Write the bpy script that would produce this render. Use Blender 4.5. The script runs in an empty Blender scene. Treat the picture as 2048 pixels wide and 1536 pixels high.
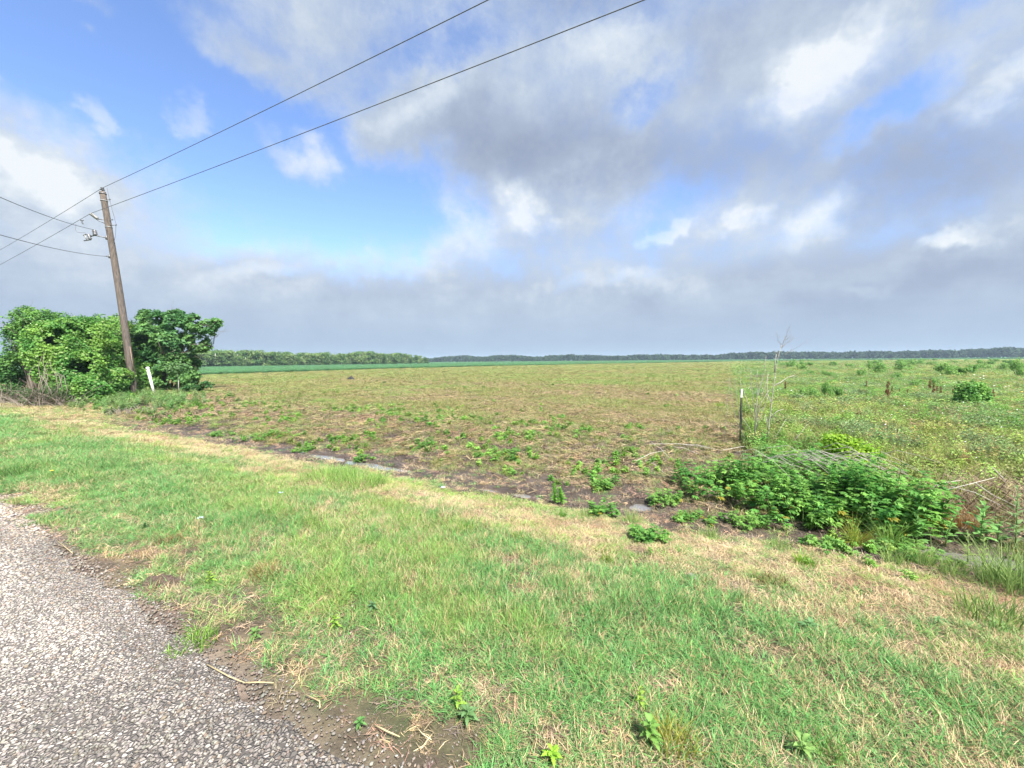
import bpy, math, random
import numpy as np
from mathutils import Vector, Matrix
random.seed(7)
RG = np.random.default_rng(11)
SC = bpy.context.scene
COL = SC.collection
PI = math.pi

# ------------------------------------------------------------------ camera model
F = 800.0; CAMH = 1.6
PITCH = math.atan(47.5 / F); ROLL = 0.0085
fw = np.array([0, math.cos(PITCH), -math.sin(PITCH)])
up0 = np.array([0, math.sin(PITCH), math.cos(PITCH)])
ri0 = np.array([1.0, 0, 0])
RI = math.cos(ROLL) * ri0 - math.sin(ROLL) * up0
UP = math.sin(ROLL) * ri0 + math.cos(ROLL) * up0
CAM = np.array([0, 0, CAMH])
def ray(px, py):
    return RI * (px - 1024) / F + UP * (768 - py) / F + fw
def W(px, py, Y):
    r = ray(px, py)
    return CAM + r * (Y / r[1])
def proj(p):
    """world points (N,3) -> pixel x,y,depth"""
    q = np.asarray(p) - CAM
    d = q @ fw
    d = np.where(np.abs(d) < 1e-6, 1e-6, d)
    return 1024 + F * (q @ RI) / d, 768 - F * (q @ UP) / d, d

# ------------------------------------------------------------------ noise
def _h(ix, iy, iz, seed):
    n = (ix.astype(np.int64) * 374761393 + iy.astype(np.int64) * 668265263 + iz.astype(np.int64) * 2147483647 + seed * 974634777) & 0xFFFFFFFF
    n = ((n ^ (n >> 13)) * 1274126177) & 0xFFFFFFFF
    n = ((n ^ (n >> 16)) * 2246822519) & 0xFFFFFFFF
    n = n ^ (n >> 15)
    return (n & 0xFFFFFF) / float(0xFFFFFF)
def vn3(x, y, z, seed=0):
    x, y, z = np.broadcast_arrays(np.asarray(x, float), np.asarray(y, float), np.asarray(z, float))
    ix, iy, iz = np.floor(x), np.floor(y), np.floor(z)
    fx, fy, fz = x - ix, y - iy, z - iz
    ix, iy, iz = ix.astype(np.int64), iy.astype(np.int64), iz.astype(np.int64)
    u, v, w = [t * t * (3 - 2 * t) for t in (fx, fy, fz)]
    def L(a, b, t): return a + (b - a) * t
    return L(L(L(_h(ix, iy, iz, seed), _h(ix+1, iy, iz, seed), u), L(_h(ix, iy+1, iz, seed), _h(ix+1, iy+1, iz, seed), u), v),
             L(L(_h(ix, iy, iz+1, seed), _h(ix+1, iy, iz+1, seed), u), L(_h(ix, iy+1, iz+1, seed), _h(ix+1, iy+1, iz+1, seed), u), v), w)
def vn2(x, y, seed=0):
    x, y = np.broadcast_arrays(np.asarray(x, float), np.asarray(y, float))
    ix, iy = np.floor(x), np.floor(y)
    fx, fy = x - ix, y - iy
    ix, iy = ix.astype(np.int64), iy.astype(np.int64)
    z = np.zeros_like(ix)
    u = fx * fx * (3 - 2 * fx); v = fy * fy * (3 - 2 * fy)
    a = _h(ix, iy, z, seed); b = _h(ix+1, iy, z, seed); c = _h(ix, iy+1, z, seed); d = _h(ix+1, iy+1, z, seed)
    return (a + (b - a) * u) * (1 - v) + (c + (d - c) * u) * v
def fbm(x, y, seed=0, o=4):
    s = 0; a = .5; t = 0
    for i in range(o):
        s = s + a * vn2(x, y, seed + i * 17); t += a
        x = x * 2.03 + 3.1; y = y * 2.03 - 1.7; a *= .55
    return s / t
def sst(a, b, x):
    t = np.clip((x - a) / (b - a), 0, 1)
    return t * t * (3 - 2 * t)

# ------------------------------------------------------------------ terrain
NV = np.array([0.483, 0.8755]); SV = np.array([0.8755, -0.483])   # across / along the road
def sv(x, y):
    return x * SV[0] + y * SV[1], x * NV[0] + y * NV[1]
def from_sv(s, v):
    return s * SV[0] + v * NV[0], s * SV[1] + v * NV[1]
_V = [-30, -6, -2, 1.1, 1.25, 2.6, 3.8, 4.75, 5.05, 5.55, 6.0, 6.9, 8.5, 12, 40, 5000]
_Z = [0, 0.03, 0.03, 0, -.025, -.07, -.16, -.285, -.328, -.330, -.28, -.16, -.07, -.04, 0, 0]
PUDDLES = []   # filled below: (x, y, r_along, r_across)
def H0(x, y):
    x = np.asarray(x, float); y = np.asarray(y, float)
    s, v = sv(x, y)
    vv = v + (fbm(s * .5, v * .2, 5, 2) - .5) * .45 * sst(1.6, 3, v)
    z = np.interp(vv, _V, _Z)
    fade = 1 - .75 * sst(13, 26, -s)
    z = z * fade
    off = sst(1.25, 2.0, v)
    z = z + off * ((fbm(x * 1.3, y * 1.3, 21, 3) - .5) * .05)
    mud = sst(4.6, 5.2, v) * (1 - sst(7.5, 13, v)) * (1 - sst(18, 30, -s))
    z = z + mud * ((fbm(x * 5, y * 5, 31, 4) - .45) * (.04 + .07 * sst(5.6, 6.2, v)))
    z = z + sst(9, 40, v) * (fbm(x * .12, y * .12, 41, 2) - .5) * .10
    return z
WLEV = -0.352
def H(x, y):
    z = H0(x, y)
    for (a, b, ra, rb) in PUDDLES:
        rb = rb * 1.35
        s, v = sv(np.asarray(x, float) - a, np.asarray(y, float) - b)
        q = (s / ra) ** 2 + (v / rb) ** 2 + (fbm(x * 7, y * 7, 77, 3) - .5) * 1.6
        k = 1 - sst(.5, 1.5, q)
        z = z * (1 - k) + (WLEV - .014) * k
    s, v = sv(np.asarray(x, float), np.asarray(y, float))
    inditch = sst(4.7, 5.0, v) * (1 - sst(5.9, 6.2, v))
    return z
def G(px, py):
    """ground point under a photo pixel"""
    r = ray(px, py); h = -.1
    for _ in range(14):
        t = (h - CAMH) / min(r[2], -1e-4)
        p = CAM + r * t
        h = .5 * h + .5 * float(H(p[0], p[1]))
    return np.array([p[0], p[1], float(H(p[0], p[1]))])
for (px, py, ra, rb) in [(655, 916, .8, .10), (600, 904, .4, .06), (740, 932, .75, .11), (800, 941, .3, .07), (980, 984, .26, .07), (1050, 996, .28, .10), (1282, 1016, .17, .13),
                         (1915, 1118, .3, .13), (2010, 1128, .2, .10)]:
    r = ray(px, py); t = (WLEV - CAMH) / r[2]; p = CAM + r * t
    PUDDLES.append((p[0], p[1], ra, rb))
    ps_, pv_ = sv(p[0], p[1])

# edge of the green crop, traced on the ground
_ce = []
for (px, py) in [(-900, 792), (-300, 772), (380, 752), (620, 743), (860, 736), (1100, 730.5), (1300, 726.5), (1500, 722.6), (1800, 719.6), (2048, 718), (2600, 714)]:
    r = ray(px, py); t = (0 - CAMH) / r[2]; p = CAM + r * t; _ce.append((math.atan2(p[0], p[1]), math.hypot(p[0], p[1])))
_cea = np.array([c[0] for c in _ce]); _cer = np.array([c[1] for c in _ce])
def EDGE(s):
    return 1.03 + .022 * np.clip(-s - 1.3, 0, 6)
def regions(x, y):
    s, v = sv(x, y)
    R = {}
    rr = np.hypot(x, y); az = np.arctan2(x, y)
    nse = fbm(x * 2.3, y * 2.3, 3, 3) - .5
    R['s'], R['v'], R['r'] = s, v, rr
    edge = EDGE(s) + nse * .30
    R['road'] = (v < edge).astype(float)
    R['shoulder'] = sst(-.35, .1, v - edge - .35 * fbm(x * 1.4, y * 1.4, 9, 2)) # 0 on bare shoulder -> 1 in the grass
    R['ditch'] = sst(4.35, 4.75, v + nse * .7) * (1 - sst(5.9, 6.7, v + nse * 1.6)) * (1 - sst(14, 22, -s))
    R['bank'] = sst(5.7, 6.3, v) * (1 - sst(7.8, 11.0, v + nse * 3.5))
    wild = sst(.15, .55, s + nse * .5 - .05) * sst(6.2, 7.0, v)
    R['wild'] = wild
    cr = np.interp(az, _cea, _cer)
    R['crop'] = ((rr > cr) & (v > 20)).astype(float)
    return R
C = lambda *a: np.array(a, float)
G1 = C(.15, .34, .10); G2 = C(.29, .42, .10); ST = C(.47, .37, .22); BR = C(.17, .105, .058)
MUD = C(.064, .050, .041); FY = C(.24, .27, .085); RU = C(.24, .155, .09); WG = C(.22, .30, .08); CRP = C(.10, .24, .10)
def mix(a, b, t):
    t = np.asarray(t)[..., None]
    return a * (1 - t) + b * t
def straw_w(x, y, s, v):
    st1 = fbm(s * .9, v * 3.2, 50, 4); st2 = fbm(s * 2.4, v * 7.0, 60, 3)
    band = np.exp(-((v - 4.05 - .25 * np.sin(s * .5)) / .62) ** 2)
    right = sst(-.6, 1.6, s) * .30
    left = sst(6, 10, -s) * sst(3.0, 3.8, v) * .2
    low = (1 - sst(1.3, 2.1, v)) * .22
    w = band * .80 + right * 1.5 + low * 1.2 + left + .13 + (st1 - .5) * 1.35 + (st2 - .5) * .9 + (vn2(x * 14, y * 14, 66) - .5) * .55
    return np.clip(w, 0, 1)
def field_rust(x, y, s, v):
    n1 = fbm(s * .10 + 4, v * .30, 80, 4); n2 = fbm(s * .5, v * 1.1, 90, 3)
    near = 1 - sst(14, 34, v)
    return np.clip(.30 * near + .03 + (n1 - .5) * 3.8 + (n2 - .5) * 1.5 + .45 * np.exp(-((v - 17.5) / 2.2) ** 2) * sst(-12, -6, s) + .4 * np.exp(-((v - 9.5) / 2.5) ** 2) * sst(6, 12, -s), 0, 1)
def ground_color(x, y):
    R = regions(x, y); s, v = R['s'], R['v']
    n = fbm(x * 3, y * 3, 13, 3); m = fbm(x * .4, y * .4, 15, 3)
    verge = mix(np.broadcast_to(C(.075, .085, .04), x.shape + (3,)), C(.20, .155, .09), straw_w(x, y, s, v))
    verge = mix(verge, C(.09, .07, .05), sst(.40, .65, n) * .75)
    sh = mix(np.broadcast_to(C(.23, .175, .145), x.shape + (3,)), C(.11, .085, .07), sst(.35, .6, n))
    verge = mix(sh, verge, R['shoulder'])
    f = field_rust(x, y, s, v)
    field = mix(mix(np.broadcast_to(FY, x.shape + (3,)), C(.28, .34, .09), sst(.4, .7, m)), RU, f)
    wl = mix(np.broadcast_to(WG, x.shape + (3,)), C(.33, .33, .10), sst(.4, .7, m)) * .9
    wl = mix(wl, C(.19, .15, .08), sst(.55, .8, n) * .6)
    out = mix(field, wl, R['wild'])
    bank = mix(np.broadcast_to(C(.13, .095, .075), x.shape + (3,)), MUD, sst(.3, .55, n))
    out = mix(out, bank, R['bank'] * (1 - .6 * R['wild']))
    k = sst(4.5, 5.2, v)
    out = mix(verge, out, k)
    out = mix(out, MUD * (0.7 + .7 * n[..., None]), R['ditch'])
    out = mix(out, CRP, R['crop'])
    # behind the far side of the road: plain grass
    out = mix(out, C(.12, .18, .06), (1 - sst(-6.5, -5.5, v)))
    # a dry strip between crop and wood
    return out * (0.85 + .3 * n[..., None])

# ------------------------------------------------------------------ object helpers
def tag(o, label=None, cat=None, group=None, kind=None):
    if label: o['label'] = label
    if cat: o['category'] = cat
    if group: o['group'] = group
    if kind: o['kind'] = kind
    return o
def mesh_obj(name, V, Fc, mat=None, parent=None, attrs=None, smooth=False, link=True):
    """V (N,3); Fc list of faces, or (M,k) array"""
    me = bpy.data.meshes.new(name)
    V = np.asarray(V, np.float32)
    if isinstance(Fc, np.ndarray):
        M, k = Fc.shape
        me.vertices.add(len(V)); me.vertices.foreach_set('co', V.ravel())
        me.loops.add(M * k); me.loops.foreach_set('vertex_index', Fc.astype(np.int32).ravel())
        me.polygons.add(M); me.polygons.foreach_set('loop_start', np.arange(0, M * k, k, dtype=np.int32))
        me.polygons.foreach_set('loop_total', np.full(M, k, np.int32))
        me.update(calc_edges=True)
    else:
        me.from_pydata([tuple(map(float, p)) for p in V], [], [tuple(map(int, f)) for f in Fc]); me.update()
    if smooth:
        me.polygons.foreach_set('use_smooth', np.ones(len(me.polygons), bool))
    for an, (ty, dat) in (attrs or {}).items():
        a = me.attributes.new(an, ty, 'POINT'); dat = np.asarray(dat, np.float32)
        if ty == 'FLOAT_COLOR':
            dat = np.concatenate([dat, np.ones((len(dat), 1), np.float32)], 1)
            a.data.foreach_set('color', dat.ravel())
        elif ty == 'FLOAT': a.data.foreach_set('value', dat.ravel())
    if mat: me.materials.append(mat)
    o = bpy.data.objects.new(name, me)
    if link: COL.objects.link(o)
    if parent: o.parent = parent
    return o
def empty(name, loc, label, cat, group=None, rz=0, scale=1):
    o = bpy.data.objects.new(name, None); COL.objects.link(o)
    o.location = tuple(map(float, loc)); o.rotation_euler = (0, 0, rz); o.scale = (scale,) * 3
    o.empty_display_size = .1
    return tag(o, label, cat, group)
def copy_thing(root, loc, rz, scale, label=None):
    r = root.copy(); COL.objects.link(r); r.location = tuple(map(float, loc)); r.rotation_euler = (0, 0, rz)
    r.scale = (scale,) * 3 if np.isscalar(scale) else scale
    if label: r['label'] = label
    for ch in root.children:
        c = ch.copy(); COL.objects.link(c); c.parent = r
        for g in ch.children:
            d = g.copy(); COL.objects.link(d); d.parent = c
    return r

class MB:
    def __init__(s): s.V = []; s.F = []; s.n = 0
    def add(s, V, Fc):
        s.V.append(np.asarray(V, float)); s.F += [tuple(i + s.n for i in f) for f in Fc]; s.n += len(V)
    def tube(s, pts, rad, k=6, cap=True):
        P = [np.asarray(p, float) for p in pts]; n = len(P)
        if np.isscalar(rad): rad = [rad] * n
        V = []; a = None
        for i in range(n):
            t = P[min(i+1, n-1)] - P[max(i-1, 0)]; t = t / (np.linalg.norm(t) + 1e-9)
            if a is None:
                a = np.cross(t, [0, 0, 1.0] if abs(t[2]) < .9 else [1.0, 0, 0])
            a = a - t * (a @ t); a = a / (np.linalg.norm(a) + 1e-9); b = np.cross(t, a)
            for j in range(k):
                g = 2 * PI * j / k
                V.append(P[i] + rad[i] * (math.cos(g) * a + math.sin(g) * b))
        Fc = []
        for i in range(n-1):
            for j in range(k):
                Fc.append((i*k+j, i*k+(j+1) % k, (i+1)*k+(j+1) % k, (i+1)*k+j))
        if cap: Fc += [tuple(range(k))[::-1], tuple(range((n-1)*k, n*k))]
        s.add(V, Fc)
    def box(s, c, size, M=None):
        c = np.asarray(c, float); h = np.asarray(size, float) / 2
        V = np.array([[x, y, z] for x in (-1, 1) for y in (-1, 1) for z in (-1, 1)]) * h
        if M is not None: V = V @ np.asarray(M).T
        s.add(V + c, [(0,1,3,2), (4,6,7,5), (0,4,5,1), (2,3,7,6), (0,2,6,4), (1,5,7,3)])
    def lathe(s, p0, p1, prof, k=12):
        """prof: list of (t along axis in metres, radius)"""
        p0 = np.asarray(p0, float); ax = np.asarray(p1, float) - p0; ax /= np.linalg.norm(ax)
        s.tube([p0 + ax * t for t, r in prof], [r for t, r in prof], k)
    def build(s, name, mat, parent=None, smooth=True, attrs=None):
        V = np.concatenate(s.V); o = mesh_obj(name, V, s.F, mat, parent, attrs)
        if smooth:
            o.data.polygons.foreach_set('use_smooth', [len(p.vertices) == 4 for p in o.data.polygons])
        return o

# ------------------------------------------------------------------ materials
def newmat(name):
    m = bpy.data.materials.new(name); m.use_nodes = True; nt = m.node_tree
    for n in list(nt.nodes): nt.nodes.remove(n)
    out = nt.nodes.new('ShaderNodeOutputMaterial')
    return m, nt, out
def N(nt, typ, inputs=None, **kw):
    n = nt.nodes.new(typ)
    for k, v in kw.items(): setattr(n, k, v)
    for k, v in (inputs or {}).items():
        if isinstance(v, bpy.types.NodeSocket): nt.links.new(v, n.inputs[k])
        else: n.inputs[k].default_value = v
    return n
def mulcol(nt, col, fac):
    """colour * scalar socket"""
    return N(nt, 'ShaderNodeVectorMath', {0: col, 'Scale': fac}, operation='SCALE').outputs[0]
def leaf_material(name, source='GEOMETRY', transl=.35, rough=.55, hue_var=True, dry=None, spec=.3):
    m, nt, out = newmat(name)
    at = N(nt, 'ShaderNodeAttribute', attribute_name='tint', attribute_type=source)
    col = at.outputs['Color']
    if source == 'INSTANCER':
        bv = N(nt, 'ShaderNodeAttribute', attribute_name='bv', attribute_type='GEOMETRY').outputs['Fac']
        k = N(nt, 'ShaderNodeMath', {0: bv, 1: .75, 2: .62}, operation='MULTIPLY_ADD').outputs[0]
        col = mulcol(nt, col, k)
        if dry:
            t = N(nt, 'ShaderNodeMapRange', {'Value': bv, 'From Min': 1 - dry, 'From Max': 1 - dry + .06}).outputs[0]
            mx = N(nt, 'ShaderNodeMix', data_type='RGBA')
            nt.links.new(t, mx.inputs[0]); nt.links.new(col, mx.inputs[6]); mx.inputs[7].default_value = (.42, .33, .16, 1)
            col = mx.outputs[2]
    b = N(nt, 'ShaderNodeBsdfPrincipled', {'Base Color': col, 'Roughness': rough, 'Specular IOR Level': spec})
    t = N(nt, 'ShaderNodeBsdfTranslucent', {'Color': col})
    ms = N(nt, 'ShaderNodeMixShader', {0: transl, 1: b.outputs[0], 2: t.outputs[0]})
    nt.links.new(ms.outputs[0], out.inputs[0])
    return m
def plain(name, col, rough=.7, var=.25, scale=20, metal=0, bump=0, stretch=(1, 1, 1), col2=None, spec=.4):
    m, nt, out = newmat(name)
    tc = N(nt, 'ShaderNodeTexCoord'); mp = N(nt, 'ShaderNodeMapping', {'Vector': tc.outputs['Object'], 'Scale': stretch})
    ns = N(nt, 'ShaderNodeTexNoise', {'Vector': mp.outputs[0], 'Scale': scale, 'Detail': 6, 'Roughness': .65})
    mx = N(nt, 'ShaderNodeMix', data_type='RGBA')
    rmp = N(nt, 'ShaderNodeMapRange', {'Value': ns.outputs['Fac'], 'From Min': .35, 'From Max': .65})
    nt.links.new(rmp.outputs[0], mx.inputs[0])
    mx.inputs[6].default_value = tuple(c * (1 - var) for c in col) + (1,)
    mx.inputs[7].default_value = tuple(c for c in (col2 or [c * (1 + var) for c in col])) + (1,)
    b = N(nt, 'ShaderNodeBsdfPrincipled', {'Base Color': mx.outputs[2], 'Roughness': rough, 'Metallic': metal, 'Specular IOR Level': spec})
    if bump:
        bp = N(nt, 'ShaderNodeBump', {'Height': ns.outputs['Fac'], 'Strength': bump, 'Distance': .02})
        nt.links.new(bp.outputs[0], b.inputs['Normal'])
    nt.links.new(b.outputs[0], out.inputs[0])
    return m
M_grass = leaf_material('grass_blades', 'INSTANCER', .26, .5, dry=.16)
M_dry = leaf_material('dry_blades', 'INSTANCER', .15, .7)
M_weed = leaf_material('weed_leaves', 'INSTANCER', .3, .5)
M_leaf = leaf_material('leaves', 'GEOMETRY', .46, .55)
M_leaf_far = leaf_material('far_leaves', 'GEOMETRY', .2, .8, spec=.1)
M_bark = plain('bark', (.14, .115, .09), .9, .4, 14, bump=.5, stretch=(1, 1, .25))
M_paletwig = plain('bleached_twig', (.50, .47, .42), .85, .3, 30)
M_palegrey = plain('pale_grey_twig', (.32, .30, .265), .85, .3, 30)
M_midtwig = plain('mid_grey_twig', (.33, .31, .27), .85, .35, 30)
M_graytwig = plain('grey_twig', (.20, .17, .14), .9, .4, 30)
M_browntwig = plain('brown_twig', (.26, .19, .13), .9, .4, 30)
M_greenstem = plain('green_stem', (.13, .22, .06), .6, .3, 20)
M_polewood = plain('weathered_pole_wood', (.095, .078, .066), .9, .4, 9, bump=.7, stretch=(3, 3, .12), col2=(.155, .125, .105))
M_steel = plain('galvanised_steel', (.17, .175, .19), .55, .25, 20, metal=.6)
M_porc = plain('grey_porcelain', (.13, .13, .14), .3, .15, 10)
M_polymer = plain('pale_polymer', (.25, .25, .25), .4, .1, 10)
M_wire = plain('weathered_cable', (.10, .105, .12), .6, .2, 3)
M_pvc = plain('white_plastic', (.80, .80, .77), .45, .06, 8)
M_tgreen = plain('dark_green_paint', (.018, .03, .022), .5, .35, 40)
M_twhite = plain('white_paint', (.72, .73, .72), .5, .1, 30)
M_soil = plain('fresh_soil', (.10, .07, .055), .95, .45, 60, bump=1)

def ground_material():
    m, nt, out = newmat('ground_soil_and_grass')
    at = N(nt, 'ShaderNodeAttribute', attribute_name='tint', attribute_type='GEOMETRY')
    geo = N(nt, 'ShaderNodeNewGeometry')
    n1 = N(nt, 'ShaderNodeTexNoise', {'Vector': geo.outputs['Position'], 'Scale': 38, 'Detail': 6, 'Roughness': .7})
    mp = N(nt, 'ShaderNodeMapping', {'Vector': geo.outputs['Position'], 'Rotation': (0, 0, .504), 'Scale': (.35, 1, 1)})
    n2 = N(nt, 'ShaderNodeTexNoise', {'Vector': mp.outputs[0], 'Scale': 2.2, 'Detail': 8, 'Roughness': .7})
    k = N(nt, 'ShaderNodeMath', {0: n1.outputs['Fac'], 1: 1.3, 2: .35}, operation='MULTIPLY_ADD').outputs[0]
    k2 = N(nt, 'ShaderNodeMath', {0: n2.outputs['Fac'], 1: 1.5, 2: .25}, operation='MULTIPLY_ADD').outputs[0]
    k3 = N(nt, 'ShaderNodeMath', {0: k, 1: k2}, operation='MULTIPLY').outputs[0]
    col = mulcol(nt, at.outputs['Color'], k3)
    wet = N(nt, 'ShaderNodeAttribute', attribute_name='wet', attribute_type='GEOMETRY').outputs['Fac']
    rg = N(nt, 'ShaderNodeMapRange', {'Value': wet, 'To Min': .95, 'To Max': .35}).outputs[0]
    b = N(nt, 'ShaderNodeBsdfPrincipled', {'Base Color': col, 'Roughness': rg, 'Specular IOR Level': .25})
    bp = N(nt, 'ShaderNodeBump', {'Height': n1.outputs['Fac'], 'Strength': .8, 'Distance': .02})
    nt.links.new(bp.outputs[0], b.inputs['Normal'])
    nt.links.new(b.outputs[0], out.inputs[0])
    return m
M_ground = ground_material()

def road_material():
    m, nt, out = newmat('chip_seal_road')
    geo = N(nt, 'ShaderNodeNewGeometry')
    nd = N(nt, 'ShaderNodeTexNoise', {'Vector': geo.outputs['Position'], 'Scale': 30, 'Detail': 2})
    v = N(nt, 'ShaderNodeTexVoronoi', {'Vector': geo.outputs['Position'], 'Scale': 52, 'Randomness': 1}, feature='F1')
    ve = N(nt, 'ShaderNodeTexVoronoi', {'Vector': geo.outputs['Position'], 'Scale': 52, 'Randomness': 1}, feature='DISTANCE_TO_EDGE')
    sp = N(nt, 'ShaderNodeSeparateColor', {0: v.outputs['Color']})
    cr = N(nt, 'ShaderNodeValToRGB', {0: sp.outputs[0]})
    e = cr.color_ramp.elements; e[0].position = 0; e[0].color = (.13, .12, .11, 1); e[1].position = 1; e[1].color = (.50, .46, .42, 1)
    x = cr.color_ramp.elements.new(.45); x.color = (.30, .27, .245, 1)
    ed = N(nt, 'ShaderNodeMapRange', {'Value': ve.outputs['Distance'], 'From Min': .04, 'From Max': .2})
    mx = N(nt, 'ShaderNodeMix', data_type='RGBA'); nt.links.new(ed.outputs[0], mx.inputs[0])
    mx.inputs[6].default_value = (.11, .098, .09, 1); nt.links.new(cr.outputs[0], mx.inputs[7])
    mp = N(nt, 'ShaderNodeMapping', {'Vector': geo.outputs['Position'], 'Rotation': (0, 0, .504), 'Scale': (.35, 1, 1)})
    n2 = N(nt, 'ShaderNodeTexNoise', {'Vector': mp.outputs[0], 'Scale': 1.1, 'Detail': 4, 'Roughness': .6})
    k = N(nt, 'ShaderNodeMapRange', {'Value': n2.outputs['Fac'], 'From Min': .3, 'From Max': .7, 'To Min': .65, 'To Max': 1.25})
    col = mulcol(nt, mx.outputs[2], k.outputs[0])
    b = N(nt, 'ShaderNodeBsdfPrincipled', {'Base Color': col, 'Roughness': .8, 'Specular IOR Level': .3})
    bp = N(nt, 'ShaderNodeBump', {'Height': ed.outputs[0], 'Strength': .9, 'Distance': .008})
    nt.links.new(bp.outputs[0], b.inputs['Normal'])
    nt.links.new(b.outputs[0], out.inputs[0])
    return m
M_road = road_material()

# ------------------------------------------------------------------ ground sheet
def build_ground():
    a = np.concatenate([np.linspace(-180, -66, 50, endpoint=False), np.linspace(-66, 66, 760), np.linspace(66, 180, 51)[1:]])
    a = np.radians(a)
    r = np.concatenate([[0.02, .4, .8], np.exp(np.arange(math.log(1.1), math.log(1390), .0105)), [1390]])
    A, Rr = np.meshgrid(a, r)
    X = Rr * np.sin(A); Y = Rr * np.cos(A)
    Z = H(X, Y)
    col = ground_color(X, Y)
    s, v = sv(X, Y)
    wet = sst(4.8, 5.2, v) * (1 - sst(5.8, 6.3, v))
    V = np.stack([X, Y, Z], -1).reshape(-1, 3)
    nr, na = X.shape
    i = np.arange(nr - 1)[:, None] * na + np.arange(na - 1)[None, :]
    Fc = np.stack([i, i + 1, i + 1 + na, i + na], -1).reshape(-1, 4)
    o = mesh_obj('ground', V, Fc[:, ::-1].copy(), M_ground, attrs={'tint': ('FLOAT_COLOR', col.reshape(-1, 3)), 'wet': ('FLOAT', wet.ravel())}, smooth=True)
    tag(o, kind='structure')
build_ground()

def build_road():
    s = np.linspace(-60, 60, 1201); n = len(s)
    ed = EDGE(s) + .10 * (fbm(s * 1.1, s * 0, 91, 3) - .5) * 2 + .05 * (fbm(s * 9, s * 0, 92, 2) - .5) * 2
    rows = [ed * 0 - 6.0, ed * 0 - 2.4, ed - .5, ed - .06, ed]
    V = []
    for k, rv in enumerate(rows):
        x, y = from_sv(s, rv); z = H(x, y) + (.012 if k < 4 else -.012)
        V.append(np.stack([x, y, z], -1))
    V = np.concatenate(V)
    i = np.arange(len(rows) - 1)[:, None] * n + np.arange(n - 1)[None, :]
    Fc = np.stack([i, i + 1, i + 1 + n, i + n], -1).reshape(-1, 4)
    o = mesh_obj('road', V, Fc, M_road, smooth=True); tag(o, kind='structure')
build_road()

def build_water():
    m, nt, out = newmat('muddy_water')
    geo = N(nt, 'ShaderNodeNewGeometry')
    ns = N(nt, 'ShaderNodeTexNoise', {'Vector': geo.outputs['Position'], 'Scale': 14, 'Detail': 3})
    bp = N(nt, 'ShaderNodeBump', {'Height': ns.outputs['Fac'], 'Strength': .12, 'Distance': .01})
    b = N(nt, 'ShaderNodeBsdfPrincipled', {'Base Color': (.15, .145, .14, 1), 'Roughness': .05, 'Specular IOR Level': .9, 'Normal': bp.outputs[0]})
    nt.links.new(b.outputs[0], out.inputs[0])
    V = []; Fc = []
    for s in np.linspace(-12, 8, 21):
        for v in (4.6, 6.2):
            x, y = from_sv(s, v); V.append((x, y, WLEV))
    for i in range(20): Fc.append((2*i, 2*i+1, 2*i+3, 2*i+2))
    o = mesh_obj('ditch_water', V, Fc, m); tag(o, kind='structure')
build_water()

# ------------------------------------------------------------------ scatter machinery
SRC = {}
def source_collection(name, objs):
    c = bpy.data.collections.new('source_' + name)
    for o in objs: c.objects.link(o)
    SRC[name] = c
    return c
def blades(n, h, spread, tilt, curve, width, seed, segs=3, jitter=.35, mat=None, name='tuft', lie=0.0):
    g = np.random.default_rng(seed); V = []; Fc = []; bv = []
    for i in range(n):
        a = g.uniform(0, 2 * PI); rr = spread * math.sqrt(g.uniform())
        root = np.array([math.cos(a) * rr, math.sin(a) * rr, 0])
        az = g.uniform(0, 2 * PI) if g.uniform() < .5 else a + g.normal() * .6
        th = abs(g.normal()) * tilt + .05 + (1.25 if g.uniform() < lie else 0); L = h * g.uniform(1 - jitter, 1 + jitter); w = width * g.uniform(.7, 1.2)
        d = np.array([math.cos(az), math.sin(az), 0]); side0 = np.array([-math.sin(az), math.cos(az), 0])
        tw = g.uniform(-1.2, 1.2); side = side0 * math.cos(tw) + d * math.sin(tw)
        p = root.copy(); c = curve * g.uniform(.4, 1.5); b0 = len(V); b = g.uniform()
        for k in range(segs + 1):
            t = k / segs; ww = w * (1 - t ** 1.6) * .5
            if k < segs: V += [p - side * ww, p + side * ww]
            else: V += [p]
            ang = min(th + c * t, 2.0)
            p = p + (d * math.sin(ang) + np.array([0, 0, 1.0]) * math.cos(ang)) * L / segs
            p[2] = max(p[2], .004)
        for k in range(segs - 1): Fc += [(b0+2*k, b0+2*k+1, b0+2*k+3), (b0+2*k, b0+2*k+3, b0+2*k+2)]
        k = segs - 1; Fc += [(b0+2*k, b0+2*k+1, b0+2*k+2)]
        bv += [b] * (len(V) - b0)
    return mesh_obj(name, V, np.array(Fc), mat, attrs={'bv': ('FLOAT', bv)}, link=False)
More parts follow.
